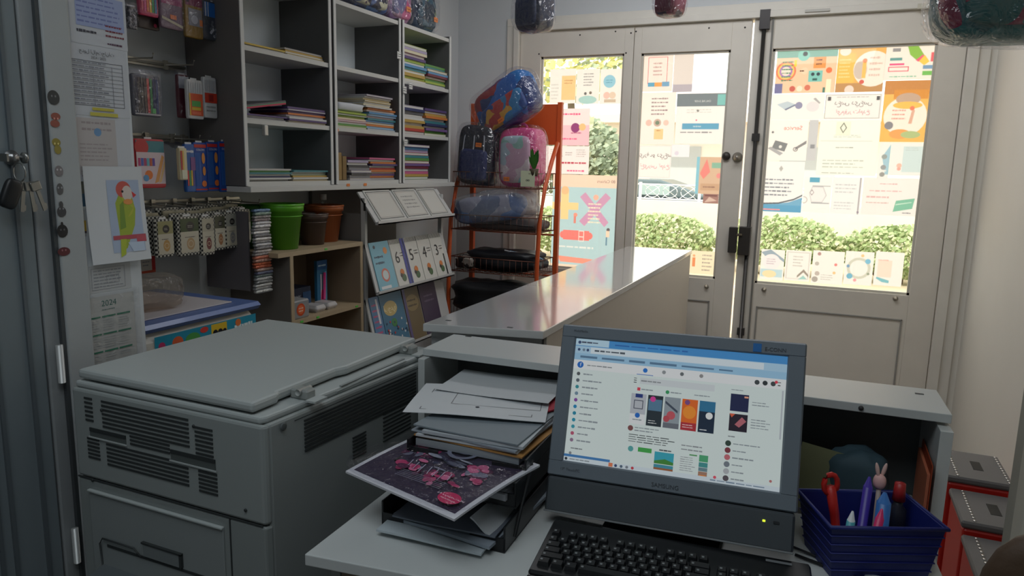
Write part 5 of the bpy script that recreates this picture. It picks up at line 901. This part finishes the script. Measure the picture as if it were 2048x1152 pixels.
# ================================================================= ALL-IN-ONE COMPUTER
SCL = .93
def sc_(p): return CAM+(V(p)-CAM)*SCL
TL, TR, BR, BL = (sc_(p) for p in ((-.498, 1.439, 1.097), (-.009, 1.463, 1.107), (-.0, 1.337, .736), (-.489, 1.313, .727)))
U = (TR-TL).normalized(); N0 = U.cross((TL-BL).normalized()).normalized(); W_ = N0.cross(U).normalized(); MW = ((TR-TL).length+(BR-BL).length)/2; MH = ((TL-BL).length+(TR-BR).length)/2
MX = Matrix(((U.x, W_.x, N0.x, BL.x), (U.y, W_.y, N0.y, BL.y), (U.z, W_.z, N0.z, BL.z), (0, 0, 0, 1)))
mo = thing('all_in_one_computer', 'grey all in one computer showing a web page on its tilted screen', 'computer', tuple(MX @ V((MW/2, 0, -.03))))
bz = M((112, 122, 130), .4); bzd = M((72, 78, 82), .45)
sx0, sy0 = .0295, .099; sx1, sy1 = MW-.031, MH-.026
def mbox(x0, y0, z0, x1, y1, z1, m, r=.003): return MB().rbox((x0, y0, z0), (x1, y1, z1), m, r, MX)
fr = MB().rbox((0, .068, -.03), (MW, sy0, .0), bz, .004, MX).rbox((0, sy1, -.03), (MW, MH, 0), bz, .004, MX).rbox((0, sy0-.004, -.03), (sx0, sy1+.004, 0), bz, .004, MX).rbox((sx1, sy0-.004, -.03), (MW, sy1+.004, 0), bz, .004, MX)
fr = fr.build('bezel', mo); chn = mbox(.003, 0, -.035, MW-.003, .0665, .004, bzd, .006).build('speaker_chin', mo)
mbox(.003, .0, .0025, MW-.003, .0035, .006, M((150, 154, 156), .3, .5), .001).build('chin_edge', chn)
mbox(.01, .01, -.06, MW-.01, MH-.01, -.03, M((60, 64, 66), .5), .01).build('rear_housing', mo)
mk_em = {}
def EM(c, s=.50):
    k = tuple(c)
    if k not in mk_em:
        m = bpy.data.materials.new('screen_pixel'); m.use_nodes = True; nt = m.node_tree; b = nt.nodes['Principled BSDF']; b.inputs['Base Color'].default_value = (.02, .02, .02, 1); b.inputs['Roughness'].default_value = .25
        b.inputs['Emission Color'].default_value = lin(c); b.inputs['Emission Strength'].default_value = s; mk_em[k] = m
    return mk_em[k]
scr = MB(); SO = MX @ V((sx0, sy0, -.006)); SW, SH = sx1-sx0, sy1-sy0
TXC = (150, 160, 166)
ui = [('r', 0, 0, 1, 1, (222, 236, 234)), ('r', 0, .94, 1, 1, (74, 150, 214)), ('r', 0, .945, .17, 1, (190, 222, 240)), ('r', 0, .88, 1, .94, (176, 212, 236)), ('r', .08, .885, .9, .935, (222, 236, 244)), ('r', 0, .825, 1, .88, (158, 202, 232)),
      ('l', .03, .955, .14, .99, 1, (80, 90, 110)), ('l', .2, .955, .6, .985, 1, (50, 110, 180)), ('l', .1, .89, .3, .93, 1, (90, 100, 110)), ('c', .02, .97, .008, (60, 80, 120)), ('c', .02, .91, .007, (60, 80, 120)), ('c', .045, .91, .007, (120, 140, 160)), ('c', .065, .91, .007, (60, 80, 120)),
      ('l', .03, .83, .97, .875, 1, (96, 130, 160)), ('r', 0, .75, 1, .825, (236, 240, 242)), ('c', .035, .785, .016, (40, 110, 200)), ('t', .036, .785, .045, 'f', (235, 240, 245)), ('l', .07, .77, .2, .80, 1, (150, 156, 160)),
      ('c', .36, .79, .011, (40, 120, 210)), ('c', .45, .79, .009, (150, 156, 160)), ('c', .535, .79, .009, (110, 116, 120)), ('c', .625, .79, .009, (150, 150, 150)), ('r', .32, .752, .40, .757, (60, 120, 200)),
      ('c', .875, .785, .011, (70, 76, 80)), ('c', .91, .785, .011, (50, 56, 60)), ('c', .945, .785, .011, (70, 76, 80)), ('c', .958, .8, .007, (226, 70, 90)), ('l', .965, .765, .99, .81, 2, (90, 90, 90))]
ic = [(90, 96, 100), (100, 110, 120), (60, 150, 160), (120, 150, 170), (140, 80, 170), (40, 140, 190), (40, 140, 170), (40, 150, 180), (60, 160, 180), (190, 90, 120), (150, 120, 150)]
for i, c in enumerate(ic): y = .71-.054*i; ui += [('c', .03, y, .009, c), ('l', .055, y-.016, .055+(.10 if i % 3 else .07), y+.016, 1, TXC)]
ui += [('l', .03, .09, .1, .12, 1, (140, 146, 150)), ('c', .03, .065, .007, (140, 146, 150)), ('r', 0, .035, .23, .055, (70, 130, 190)), ('r', 0, 0, 1, .035, (214, 228, 236)), ('c', .012, .017, .007, (50, 60, 70)), ('l', .03, .005, .17, .03, 1, (150, 160, 166)), ('r', .225, .003, .245, .033, (226, 130, 90))]
ui += [('c', .2+.022*i, .017, .007, c) for i, c in enumerate(((120, 140, 150), (60, 80, 120), (90, 110, 130), (120, 130, 140), (200, 70, 80)))] if False else [('c', .26+.027*i, .017, .007, c) for i, c in enumerate(((60, 80, 120), (90, 110, 130), (130, 140, 150), (200, 70, 80)))]
ui += [('l', .31, .68, .335, .73, 3, (70, 76, 80)), ('r', .34, .68, .69, .73, (214, 222, 226)), ('l', .345, .69, .46, .72, 1, (150, 156, 160)), ('r', .33, .625, .345, .65, (220, 70, 90)), ('l', .35, .625, .42, .65, 1, TXC), ('c', .475, .637, .009, (60, 160, 100)), ('l', .49, .625, .55, .65, 1, TXC), ('l', .6, .625, .68, .65, 1, TXC)]
# story cards
ui += [('r', .305, .44, .378, .60, (190, 196, 204)), ('r', .325, .57, .36, .60, (40, 60, 130)), ('f', .32, .48, .365, .55, .004, (90, 96, 110)), ('r', .305, .36, .378, .44, (232, 236, 238)), ('c', .342, .43, .012, (40, 110, 200)), ('l', .32, .38, .365, .41, 1, TXC),
       ('r', .386, .36, .458, .60, (40, 52, 60)), ('r', .39, .48, .454, .57, (90, 130, 160)), ('c', .41, .57, .013, (220, 70, 160)), ('l', .395, .375, .44, .41, 2, (220, 224, 226)),
       ('r', .466, .36, .54, .60, (150, 162, 170)), ('p', [(.47, .57), (.53, .5), (.53, .48), (.47, .55)], (70, 80, 96)), ('c', .5, .46, .02, (200, 90, 100)), ('c', .48, .43, .015, (190, 80, 90)), ('r', .466, .36, .54, .40, (110, 116, 126)),
       ('r', .548, .36, .62, .60, (232, 110, 40)), ('e', .584, .5, .03, .05, (244, 150, 50)), ('c', .572, .575, .012, (130, 80, 140)), ('r', .548, .36, .62, .42, (180, 50, 60)), ('l', .556, .375, .61, .41, 2, (240, 200, 200)),
       ('r', .628, .36, .70, .60, (26, 44, 66)), ('r', .628, .52, .70, .60, (50, 120, 160)), ('c', .675, .49, .016, (236, 240, 240)), ('l', .636, .37, .68, .39, 1, (210, 216, 220))]
ui += [('c', .315, .325, .013, (130, 80, 80)), ('l', .335, .30, .45, .345, 2, TXC), ('l', .31, .215, .53, .285, 4, (70, 76, 80)), ('c', .325, .165, .013, (90, 170, 170)), ('r', .36, .15, .425, .185, (70, 170, 80)), ('l', .46, .17, .53, .2, 1, (90, 96, 100)),
       ('r', .44, .08, .53, .17, (60, 170, 190)), ('p', [(.44, .08), (.53, .08), (.53, .1), (.49, .12), (.44, .1)], (70, 140, 60)), ('r', .44, .035, .53, .075, (70, 150, 170)), ('r', .44, .035, .53, .05, (160, 100, 60)),
       ('l', .56, .2, .68, .26, 2, (150, 156, 160)), ('r', .6, .175, .635, .185, (90, 160, 100)), ('r', .645, .14, .685, .19, (80, 170, 120)), ('r', .645, .1, .685, .135, (70, 150, 150)), ('r', .645, .07, .685, .097, (110, 140, 150)), ('r', .645, .035, .685, .067, (170, 130, 110)), ('l', .56, .05, .63, .165, 7, (160, 166, 170)), ('r', .65, .035, .68, .042, (230, 140, 60))]
ui += [('l', .765, .70, .83, .72, 1, TXC), ('r', .765, .55, .845, .68, (34, 40, 80)), ('r', .825, .655, .843, .668, (240, 170, 140)), ('l', .86, .6, .94, .64, 2, TXC), ('r', .765, .40, .845, .53, (40, 30, 46)), ('p', [(.79, .45), (.82, .51), (.84, .48), (.81, .43)], (190, 110, 120)), ('p', [(.765, .53), (.79, .53), (.775, .5)], (220, 100, 70)), ('l', .86, .43, .95, .51, 4, TXC), ('l', .765, .345, .81, .37, 1, (140, 146, 150)), ('r', .985, .38, .992, .74, (190, 198, 204))]
for i, c in enumerate(((50, 70, 60), (130, 60, 70), (200, 110, 120), (120, 130, 140), (180, 186, 190), (90, 84, 90))): y = .305-.052*i; ui += [('c', .768, y, .013, c), ('l', .79, y-.014, .79+(.13, .07, .12, .07, .07, .07)[i], y+.014, 1, TXC)]
ui += [('l', .70, .005, .95, .03, 1, (130, 150, 170)), ('c', .72, .04, .007, (226, 90, 110)), ('c', .96, .07, .006, (190, 120, 120))]
draw(scr, SO, U, W_, SW, SH, ui, EM, .0002, 5); scr.build('screen', mo)
mbox(sx0-.001, sy0-.001, -.03, sx1+.001, sy1+.001, -.0075, M((20, 20, 22), .3), .001).build('panel_backing', mo)
for nm, es in (('brand_logo', [('t', .5, .218, .030, 'SAMSUNG', (70, 76, 82))]), ('top_lettering', [('t', .085, .968, .018, 'MultiMedia', (80, 86, 92))]), ('corner_lettering', [('t', .1, .228, .020, '17" TouchPC', (84, 90, 96))]), ('blue_sticker', [('r', .80, .938, .832, .98, (30, 110, 180))]), ('sticker_lettering', [('t', .885, .955, .026, 'E-CONN', (60, 66, 72))])):
    draw(MB(), MX @ V((0, 0, .0006)), U, W_, MW, MH, es, lambda c: M(c, .4), .0003).build(nm, fr)
mbox(MW-.056, .046, .004, MW-.051, .050, .006, M((190, 210, 50), .3, emit=1.5), .001).build('power_led', chn)
mbox(MW-.038, .045, .004, MW-.028, .050, .0055, M((40, 44, 46), .3), .001).build('power_button', chn)
c0 = MX @ V((MW/2, .10, -.06))
MB().tube([c0, V((c0.x, c0.y+.05, .80)), V((c0.x, c0.y+.05, .76))], .022, M((40, 42, 44), .4), 12).build('stand_neck', mo)
MB().rbox((c0.x-.11, c0.y-.09, .7505), (c0.x+.11, c0.y+.075, .762), M((40, 42, 44), .4), .006).build('stand_base', mo)
# ================================================================= KEYBOARD
KX = Matrix.Translation((-.402, 1.036, .752)) @ Matrix.Rotation(math.radians(5.5), 4, 'Z') @ Matrix.Rotation(math.radians(3), 4, 'X')
kb = thing('keyboard', 'black full size computer keyboard in front of the screen', 'keyboard', (-.2, 1.12, .751))
MB().rbox((-.006, -.004, .0), (.446, .168, .014), M((20, 22, 24), .35), .005, KX).build('case', kb)
MB().rbox((-.006, -.012, .0), (.446, -.002, .008), M((16, 18, 20), .3), .003, KX).build('front_edge', kb)
kmb = {}
def key(x, y, w, h=.0165):
    m = M((26, 28, 30), .4)
    a, b = x+.0008, x+w-.0015; c_, d = y+.0008, y+h-.001; i_ = .0022
    vs = [(a, c_, .014), (b, c_, .014), (b, d, .014), (a, d, .014), (a+i_, c_+i_, .022), (b-i_, c_+i_, .022), (b-i_, d-i_*.5, .0235), (a+i_, d-i_*.5, .0235)]
    mb = MB(); mb.add([KX @ V(p) for p in vs], [(0, 3, 2, 1), (4, 5, 6, 7), (0, 1, 5, 4), (1, 2, 6, 5), (2, 3, 7, 6), (3, 0, 4, 7)], m)
    mb.add([KX @ V(p) for p in ((a+.0045, d-.009, .0231), (a+.0085, d-.009, .0231), (a+.0085, d-.005, .0238), (a+.0045, d-.005, .0238))], [(0, 1, 2, 3)], M((130, 134, 134), .5)); mb.build('key', kb)
u_ = .0188; y0 = .012
rows = [[1.25, 1.25, 1.25, 5.5, 1.25, 1.25, 1.25, 2], [2.25]+[1]*10+[2.75], [1.75]+[1]*11+[2.25], [1.5]+[1]*12+[1.5], [1]*13+[2]]
for r_, row in enumerate(rows):
    x = .004
    for w in row: key(x, y0+r_*u_*.93, w*u_); x += w*u_
x = .004
for g in (1, 4, 4, 4):
    for k in range(g): key(x, y0+5.35*u_*.93, u_*.97); x += u_
    x += u_*.6
for r_ in (0, 3, 4):
    for k in range(3): key(.294+k*u_, y0+r_*u_*.93, u_)
key(.294+u_, y0+u_*.93, u_)
for r_ in range(5):
    for k in range(4):
        if (r_ < 4 or k < 3) and not (r_ == 0 and k > 2): key(.356+k*u_, y0+r_*u_*.93, u_)
draw(MB(), KX @ V((.37, .147, .0145)), (KX.to_3x3() @ X), (KX.to_3x3() @ Y), .06, .012, [('t', .5, .5, .6, 'keyboard', (150, 154, 156))] if False else [('r', .05, .2, .75, .8, (120, 124, 126))], lambda c: M(c, .4), .0004).build('logo_plate', kb)
one(MB().tube([(.0, 1.30, .756), (.10, 1.27, .754), (.2, 1.22, .754), (.25, 1.13, .754), (.30, 1.09, .74), (.31, 1.08, .5)], .0028, M((18, 18, 20)), 6), 'cable', 'black cable curling across the desk right of the keyboard', 'cable')
one(MB().tube([(-.01, 1.33, .756), (.07, 1.30, .754), (.15, 1.25, .754), (.22, 1.18, .754), (.24, 1.08, .754), (.27, 1.05, .72), (.28, 1.04, .5)], .0022, M((24, 24, 26)), 6), 'cable', 'thinner black cable behind the first one, leaving the screen foot', 'cable')
# ================================================================= RIGHT SIDE OF DESK: basket with stationery
BX = Matrix.Translation((.112, 1.34, .7505)) @ Matrix.Rotation(math.radians(24), 4, 'Z')
bk = thing('stationery_basket', 'deep blue plastic basket crammed with stationery on the right of the desk', 'basket', (.128, 1.375, .75))
bm_ = M((20, 32, 104), .5); q = MB(); t = .003; w0, d0, w1, d1, h1 = .082, .055, .096, .068, .10
def ring(w, d, z): return [(-w, -d, z), (w, -d, z), (w, d, z), (-w, d, z)]
outer = ring(w0, d0, 0)+ring(w1, d1, h1); inner = ring(w0-t, d0-t, t)+ring(w1-t, d1-t, h1)
vs = [BX @ V(p) for p in outer+inner]
q.add(vs, [(3, 2, 1, 0), (0, 1, 5, 4), (1, 2, 6, 5), (2, 3, 7, 6), (3, 0, 4, 7), (8, 9, 10, 11), (9, 8, 12, 13), (10, 9, 13, 14), (11, 10, 14, 15), (8, 11, 15, 12), (4, 5, 13, 12), (5, 6, 14, 13), (6, 7, 15, 14), (7, 4, 12, 15)], bm_); q.build('basket_wall', bk)
q = MB()
for i in range(1, 6): z = h1*i/6; k = i/6; ww = w0+(w1-w0)*k+.0015; dd = d0+(d1-d0)*k+.0015; q.tube([BX @ V(p) for p in ring(ww, dd, z)], .0012, M((24, 36, 120), .4), 5, True)
q.build('weave_rib', bk); MB().tube([BX @ V(p) for p in ring(w1+.002, d1+.002, h1)], .004, bm_, 8, True).build('rim', bk)
def inb(u, v, z): return BX @ V((u, v, z))
def stick(name, label, u, v, du, dv, l, r, c, cat='pen', tip=None):
    t = thing(name, label, cat, tuple(inb(u, v, .006))); a = inb(u, v, .008); b = inb(u+du, v+dv, .008+l)
    MB().tube([a, b], r, M(c, .35), 10).build('barrel', t)
    MB().tube([b, b+(b-a).normalized()*.018], [r*.9, r*.25], M(tip or c, .35), 10).build('tip', t)
stick('marker_pen', 'violet marker standing in the blue basket', .0, .02, .005, .0, .125, .008, (70, 50, 160))
stick('marker_pen', 'pale turquoise marker at the front of the blue basket', -.045, -.02, .0, -.01, .085, .007, (90, 180, 190), tip=(220, 225, 225))
stick('marker_pen', 'hot pink marker at the front of the blue basket', .0, -.02, .004, -.01, .09, .007, (220, 50, 110))
stick('marker_pen', 'light blue marker behind the pink one in the basket', .025, .0, .0, .0, .105, .012, (60, 120, 190))
sc2 = thing('scissors', 'red handled scissors sticking out at the left of the blue basket', 'scissors', tuple(inb(-.06, .0, .01)))
MB().tube([inb(-.045, 0, .01), inb(-.06, .0, .09), inb(-.072, .0, .14)], [.006, .008, .009], M((190, 40, 34), .35), 8).build('handle', sc2)
MB().tube([inb(-.072+.012*math.cos(a*PI/6), .0, .145+.018*math.sin(a*PI/6)) for a in range(12)], .005, M((190, 40, 34), .35), 6, True).build('finger_loop', sc2)
t = thing('eraser_topper', 'small pink rabbit shaped pen topper rising from the blue basket', 'pen topper', tuple(inb(.035, .03, .01)))
MB().tube([inb(.03, .03, .01), inb(.03, .03, .125)], .004, M((190, 170, 160), .4), 8).build('pen', t)
MB().sq(inb(.03, .03, .138), (.011, .010, .014), .9, .9, M((226, 178, 172), .5), nu=10, nv=14).build('head', t)
for s in (-1, 1): MB().sq(inb(.03+s*.006, .03, .160), (.0035, .003, .014), 1, 1, M((226, 190, 180), .5), X=RY(s*12), nu=8, nv=10).build('ear', t)
t = thing('glue_bottle', 'dark red capped bottle at the right end of the blue basket', 'bottle', tuple(inb(.07, .02, .01)))
MB().lathe([(0, 0), (.014, 0), (.015, .08), (.008, .09), (.008, .1), (0, .1)], inb(.065, .025, .008), M((40, 40, 50), .4), 16).build('bottle', t); MB().lathe([(.009, .098), (.011, .098), (.009, .13), (0, .132)], inb(.065, .025, .008), M((170, 40, 40), .4), 16).build('cap', t)
one(MB().box((-.06, -.002, 0), (.06, .001, .13), M((110, 112, 76), .6), Matrix.Translation((.035, 1.50, .752)) @ Matrix.Rotation(math.radians(-20), 4, 'X') @ Matrix.Rotation(math.radians(8), 4, 'Y')), 'folder', 'olive green card folder leaning behind the blue basket', 'folder')
one(MB().sq((.10, 1.56, .815), (.06, .05, .065), .7, .7, M((60, 84, 94), .7), dist=.1, seed=6), 'cloth_pouch', 'crumpled grey-teal pouch inside the hutch behind the basket', 'pouch')
one(MB().sq((-.03, 1.59, .78), (.06, .05, .03), .6, .6, M((84, 84, 96), .7), dist=.1, seed=16), 'cloth_pouch', 'dark grey crumpled pouch inside the hutch near the screen', 'pouch')
one(MB().box((.215, 1.49, .7465), (.220, 1.64, .875), M((190, 110, 80), .6)).box((.2205, 1.485, .7465), (.2225, 1.64, .895), M((150, 60, 30), .6)), 'book', 'orange book standing against the right side of the hutch', 'book')
one(MB().box((-.06, 0, 0), (.06, .004, .008), M((170, 178, 186), .4), Matrix.Translation((.135, 1.282, .7505)) @ Matrix.Rotation(math.radians(8), 4, 'Z')), 'ruler', 'pale grey ruler lying in front of the blue basket', 'ruler')
# ================================================================= RED BINS WITH BLACK LIDS
for i, (x0, x1, y0, y1, z1, lb) in enumerate(((.43, .62, 2.61, 2.87, .468, 'red bin with black slotted lid, farthest of the row by the right wall'), (.44, .625, 2.345, 2.595, .433, 'red bin with black slotted lid, middle of the row by the right wall'), (.44, .62, 2.07, 2.33, .40, 'red bin with black slotted lid, nearest of the row by the right wall'))):
    t = thing('storage_bin', lb, 'bin', ((x0+x1)/2, (y0+y1)/2, 0), 'red storage bins by the right wall')
    MB().rbox((x0+.006, y0+.006, 0), (x1-.006, y1-.006, z1-.022), M((190, 34, 24), .4), .01).build('bin_body', t)
    bl = MB().rbox((x0, y0, z1-.022), (x1, y1, z1), M((104, 102, 102), .4), .006).build('lid', t)
    cx, cy_ = (x0+x1)/2, (y0+y1)/2; MB().rbox((cx-.005, cy_-.04, z1-.001), (cx+.025, cy_+.04, z1+.001), M((14, 14, 14), .5), .01).build('handle_slot', bl)
    for s in (x0+.035, x1-.012):
        q = MB()
        for k in range(12): q.sq((s, y0+.015+(y1-y0-.03)*k/11, z1+.001), (.005, .007, .003), 1, 1, M((190, 188, 184), .2, .9), nu=6, nv=8)
        q.box((s-.004, y0+.012, z1-.0005), (s+.004, y1-.012, z1+.0008), M((120, 118, 114), .3, .8)).build('metal_studs', bl)
# ================================================================= CHAIR (bottom right corner)
ch = thing('office_chair', 'dark brown padded chair back at the bottom right corner', 'chair', (.36, .88, 0))
cbm = M((74, 54, 36), .6, bump=.1, nscale=80)
MB().sq((.415, .93, .80), (.225, .035, .25), .35, .9, cbm, RZ(3), dist=.0).build('backrest', ch)
MB().sq((.36, .70, .46), (.22, .22, .04), .4, .5, cbm).build('seat', ch)
MB().tube([(.36, .93, .62), (.36, .95, .42), (.36, .7, .40)], .018, M((40, 38, 38), .4), 8).build('back_support', ch)
for sx in (-1, 1):
    for sy in (-1, 1): MB().tube([(.36+sx*.17, .70+sy*.17, .42), (.36+sx*.2, .70+sy*.2, 0)], .014, M((50, 48, 46), .4, .6), 8).build('leg', ch)
# ================================================================= PAPERS ON THE LEFT REVEAL
RX = -1.6195
def wsheet(px0, py0, px1, py1, name, label, els, base, k=0, curve=None, cat='paper', seed=3):
    x = RX+.0015*k; xm, ym = (px0+px1)/2, (py0+py1)/2
    a = at(px0, ym, 0, x).y; b = at(px1, ym, 0, x).y; z0 = at(xm, py1, 0, x).z; z1 = at(xm, py0, 0, x).z
    return sheet(name, label, cat, V((x, a, z0)), Y, Z, b-a, z1-z0, els, base, 0, seed=seed, curve=curve)
tbl = [('f', .0, 0, 1, 1, .01, (110, 112, 120))]+[('r', 0, i/11, 1, i/11+.008, (120, 122, 128)) for i in range(1, 11)]+[('r', .78, 0, .79, .92, (120, 122, 128)), ('r', .42, 0, .43, .85, (150, 152, 158))]+[('l', .05, i/11+.015, .74, (i+1)/11-.01, 1, (130, 132, 142)) for i in range(11)]
def scale_els(els, X0, Y0, X1, Y1):
    out = []
    for e in els:
        f = lambda x: X0+(X1-X0)*x; g_ = lambda y: Y0+(Y1-Y0)*y
        if e[0] == 'r': out.append(('r', f(e[1]), g_(e[2]), f(e[3]), g_(e[4]), e[5]))
        elif e[0] == 'f': out.append(('f', f(e[1]), g_(e[2]), f(e[3]), g_(e[4]), e[5]*(X1-X0), e[6]))
        elif e[0] == 'l': out.append(('l', f(e[1]), g_(e[2]), f(e[3]), g_(e[4]), e[5], e[6]))
    return out
WP = (196, 199, 204)
wsheet(137, -70, 250, 92, 'notice', 'white notice with blue-violet shaded text block high on the doorway reveal', [('r', .1, .22, .95, .62, (158, 170, 206)), ('l', .1, .65, .95, .95, 4, (120, 122, 132)), ('l', .12, .25, .95, .6, 6, (120, 130, 180)), ('l', .6, .12, .95, .3, 3, (130, 60, 70)), ('l', .1, .12, .45, .2, 1, (70, 70, 80)), ('l', .62, .02, .93, .08, 1, (90, 60, 80))], WP)
wsheet(133, 93, 255, 232, 'timetable', 'printed timetable grid dated 2024 below the violet notice', scale_els(tbl, .05, .14, .92, .78)+[('t', .5, .91, .07, 'جدول الامتحانات', (40, 40, 44)), ('t', .52, .83, .05, '2024 / 2025', (50, 50, 54)), ('r', .36, .08, .72, .12, (196, 184, 70)), ('r', .32, .0, .78, .05, (200, 190, 80))], WP)
wsheet(140, 234, 262, 362, 'notice', 'faded pinkish document with a small blue dot under the timetable', [('r', .12, .1, .75, .97, (186, 180, 178)), ('l', .2, .75, .7, .95, 2, (160, 150, 150)), ('c', .45, .76, .06, (110, 150, 190)), ('l', .15, .3, .7, .6, 5, (166, 156, 156)), ('l', .15, .05, .6, .25, 3, (160, 152, 150))], WP)
wsheet(106, 30, 133, 68, 'round_sticker', 'round blue sticker with a white letter f beside the violet notice', [('c', .5, .5, .48, (28, 84, 168)), ('t', .5, .46, .85, 'f', (220, 226, 232))], (176, 180, 182), k=12, cat='sticker')
wsheet(135, 363, 170, 418, 'photo_card', 'small teal and yellow photo card left of the parrot drawing', [('r', 0, 0, 1, .55, (66, 96, 116)), ('c', .45, .65, .25, (196, 170, 60)), ('r', 0, .0, 1, .08, (210, 210, 205))], (110, 110, 96))
wsheet(138, 420, 172, 474, 'photo_card', 'small ochre photo card below the teal one', [('r', .1, .2, 1, .6, (186, 152, 60)), ('r', .1, .12, 1, .2, (90, 76, 80)), ('l', .1, .75, .9, .95, 1, (120, 120, 126))], (180, 180, 178))
# parrot drawing, curled
cv = lambda x, y: .012*(1-y)**2+.006*x*(1-y)
par = [('r', .36, .1, .92, .86, (170, 184, 206)), ('p', [(.5, .34), (.48, .62), (.56, .72), (.76, .72), (.82, .55), (.78, .38), (.6, .14), (.5, .12)], (160, 176, 60)), ('e', .66, .6, .14, .13, (180, 182, 66)), ('c', .64, .76, .13, (200, 90, 80)), ('e', .70, .72, .09, .08, (214, 200, 190)), ('c', .62, .74, .02, (40, 40, 44)), ('p', [(.78, .74), (.86, .70), (.8, .67)], (210, 60, 60)), ('p', [(.55, .6), (.62, .64), (.62, .36), (.52, .34)], (120, 150, 60)),
       ('r', .38, .235, .95, .28, (180, 80, 90)), ('r', .78, .2, .95, .27, (190, 84, 96)), ('p', [(.5, .24), (.6, .24), (.56, .08), (.47, .05)], (176, 190, 60)), ('e', .7, .63, .08, .03, (226, 150, 80)), ('p', [(.62, .2), (.9, .2), (.9, .1), (.7, .1)], (190, 204, 222))]
wsheet(172, 333, 288, 524, 'parrot_drawing', 'white sheet with a green and red parrot on a branch taped to the reveal', par, (205, 208, 210), k=3, curve=cv, cat='drawing')
wsheet(178, 528, 262, 582, 'notice', 'small sheet with faint boxes under the parrot drawing', [('f', .05, .1, .85, .9, .01, (150, 152, 156)), ('l', .1, .15, .8, .85, 6, (150, 152, 156)), ('f', .4, .3, .7, .6, .008, (140, 142, 146))], (186, 188, 188))
cal = [('t', .5, .90, .11, '2024', (40, 110, 96)), ('l', .36, .80, .62, .84, 1, (120, 140, 134))]
for r_ in range(4):
    y = .72-.23*r_
    for c_ in range(3): x = .06+.29*c_; cal += [('r', x, y, x+.26, y+.022, (40, 122, 92)), ('l', x+.01, y-.18, x+.25, y-.02, 5, (176, 178, 178))]
wsheet(168, 590, 272, 740, 'calendar', 'year 2024 wall calendar with green month bars in a plastic sleeve', cal, (196, 196, 192), k=1, cat='calendar')
one(MB().box((RX+.003, at(160, 660, 0, RX).y, at(220, 745, 0, RX).z), (RX+.0045, at(281, 660, 0, RX).y, at(220, 583, 0, RX).z), clear((250, 250, 250), .03, .12, .8, milky=.03)), 'plastic_sleeve', 'clear plastic sleeve covering the 2024 calendar', 'sleeve')
stk = [(107, 195, (60, 62, 62), 'grey rounded sticker topmost on the white door frame'), (112, 240, (150, 84, 70), 'red brown sticker, second from the top on the door frame'), (113, 290, (150, 136, 60), 'yellow brown sticker, third from the top on the door frame'), (118, 342, (130, 124, 124), 'pale grey brown sticker, fourth from the top on the door frame'), (120, 378, (90, 90, 90), 'small dark grey sticker, fifth from the top on the door frame'), (123, 420, (70, 70, 72), 'tall dark sticker, sixth from the top on the door frame'), (125, 462, (30, 30, 32), 'black round sticker, seventh from the top on the door frame'), (128, 503, (96, 40, 44), 'maroon sticker lowest on the door frame')]
for i, (px, py, c, lb) in enumerate(stk):
    p = at(px, py, 0, -1.5985); mb = MB()
    shp = [[('e', 0, 0, .014, .016)], [('e', 0, .008, .011, .008), ('e', -.003, -.008, .011, .008)], [('e', 0, .006, .010, .009), ('e', .002, -.01, .008, .010)], [('e', 0, 0, .010, .012)], [('e', 0, 0, .008, .013)], [('e', 0, -.004, .011, .012), ('e', 0, .012, .005, .008)], [('e', 0, 0, .013, .015), ('e', 0, .016, .003, .005)], [('e', 0, 0, .015, .010)]][i]
    for k, (_, dx, dz, rx, rz) in enumerate(shp): mb.poly([V((-1.5985+.0003*k, p.y+dx+rx*math.cos(a*PI/9), p.z+dz+rz*math.sin(a*PI/9))) for a in range(18)], M(c, .5))
    for k in range(2): mb.poly([V((-1.5978, p.y+(k-.5)*.008+.002*math.cos(a*PI/4), p.z+.003+.0025*math.sin(a*PI/4))) for a in range(8)], M(tuple(min(255, v+70) for v in c), .5))
    one(mb, 'sticker', lb, 'sticker', 'stickers down the white door frame')
# ================================================================= LIGHT
w = bpy.data.worlds.new('world'); bpy.context.scene.world = w; w.use_nodes = True
nt = w.node_tree; bg = nt.nodes['Background']; bg.inputs[0].default_value = (1.0, .975, .94, 1); bg.inputs[1].default_value = 2.2
def lamp(kind, name, loc, energy, color, **k):
    d = bpy.data.lights.new(name, kind); d.energy = energy; d.color = color
    for a, v in k.items():
        if a != 'rot': setattr(d, a, v)
    o = bpy.data.objects.new(name, d); col.objects.link(o); o.location = loc
    if 'rot' in k: o.rotation_euler = k['rot']
    return o
lamp('SUN', 'sun', (0, 0, 6), 3.2, (1, .95, .86), angle=.02, rot=(math.radians(38), 0, math.radians(12)))
p_ = lamp('AREA', 'door_portal', (-.64, 4.45, 1.45), 1, (1, 1, 1), shape='RECTANGLE', size=2.5, size_y=1.5, rot=(math.radians(-90), 0, 0)); p_.data.cycles.is_portal = True
lamp('AREA', 'back_room_fill', (-.5, .15, 2.65), 15, (.86, .94, 1.0), shape='RECTANGLE', size=1.6, size_y=1.2)  # added cool fill from above, stands for no known fitting
lamp('AREA', 'shop_fill', (-.55, 3.3, 2.72), 26, (.96, .97, 1.0), shape='RECTANGLE', size=1.8, size_y=.9, rot=(math.radians(16), 0, 0))  # unseen fill added to brighten the doors and the wall around them
s = bpy.context.scene; s.view_settings.view_transform = 'Standard'; s.view_settings.look = 'None'; s.view_settings.exposure = 0
s.cycles.max_bounces = 8; s.cycles.transparent_max_bounces = 24; s.cycles.use_denoising = True; s.cycles.sample_clamp_indirect = 6
for o in bpy.data.objects:
    if '_w' in o: del o['_w']
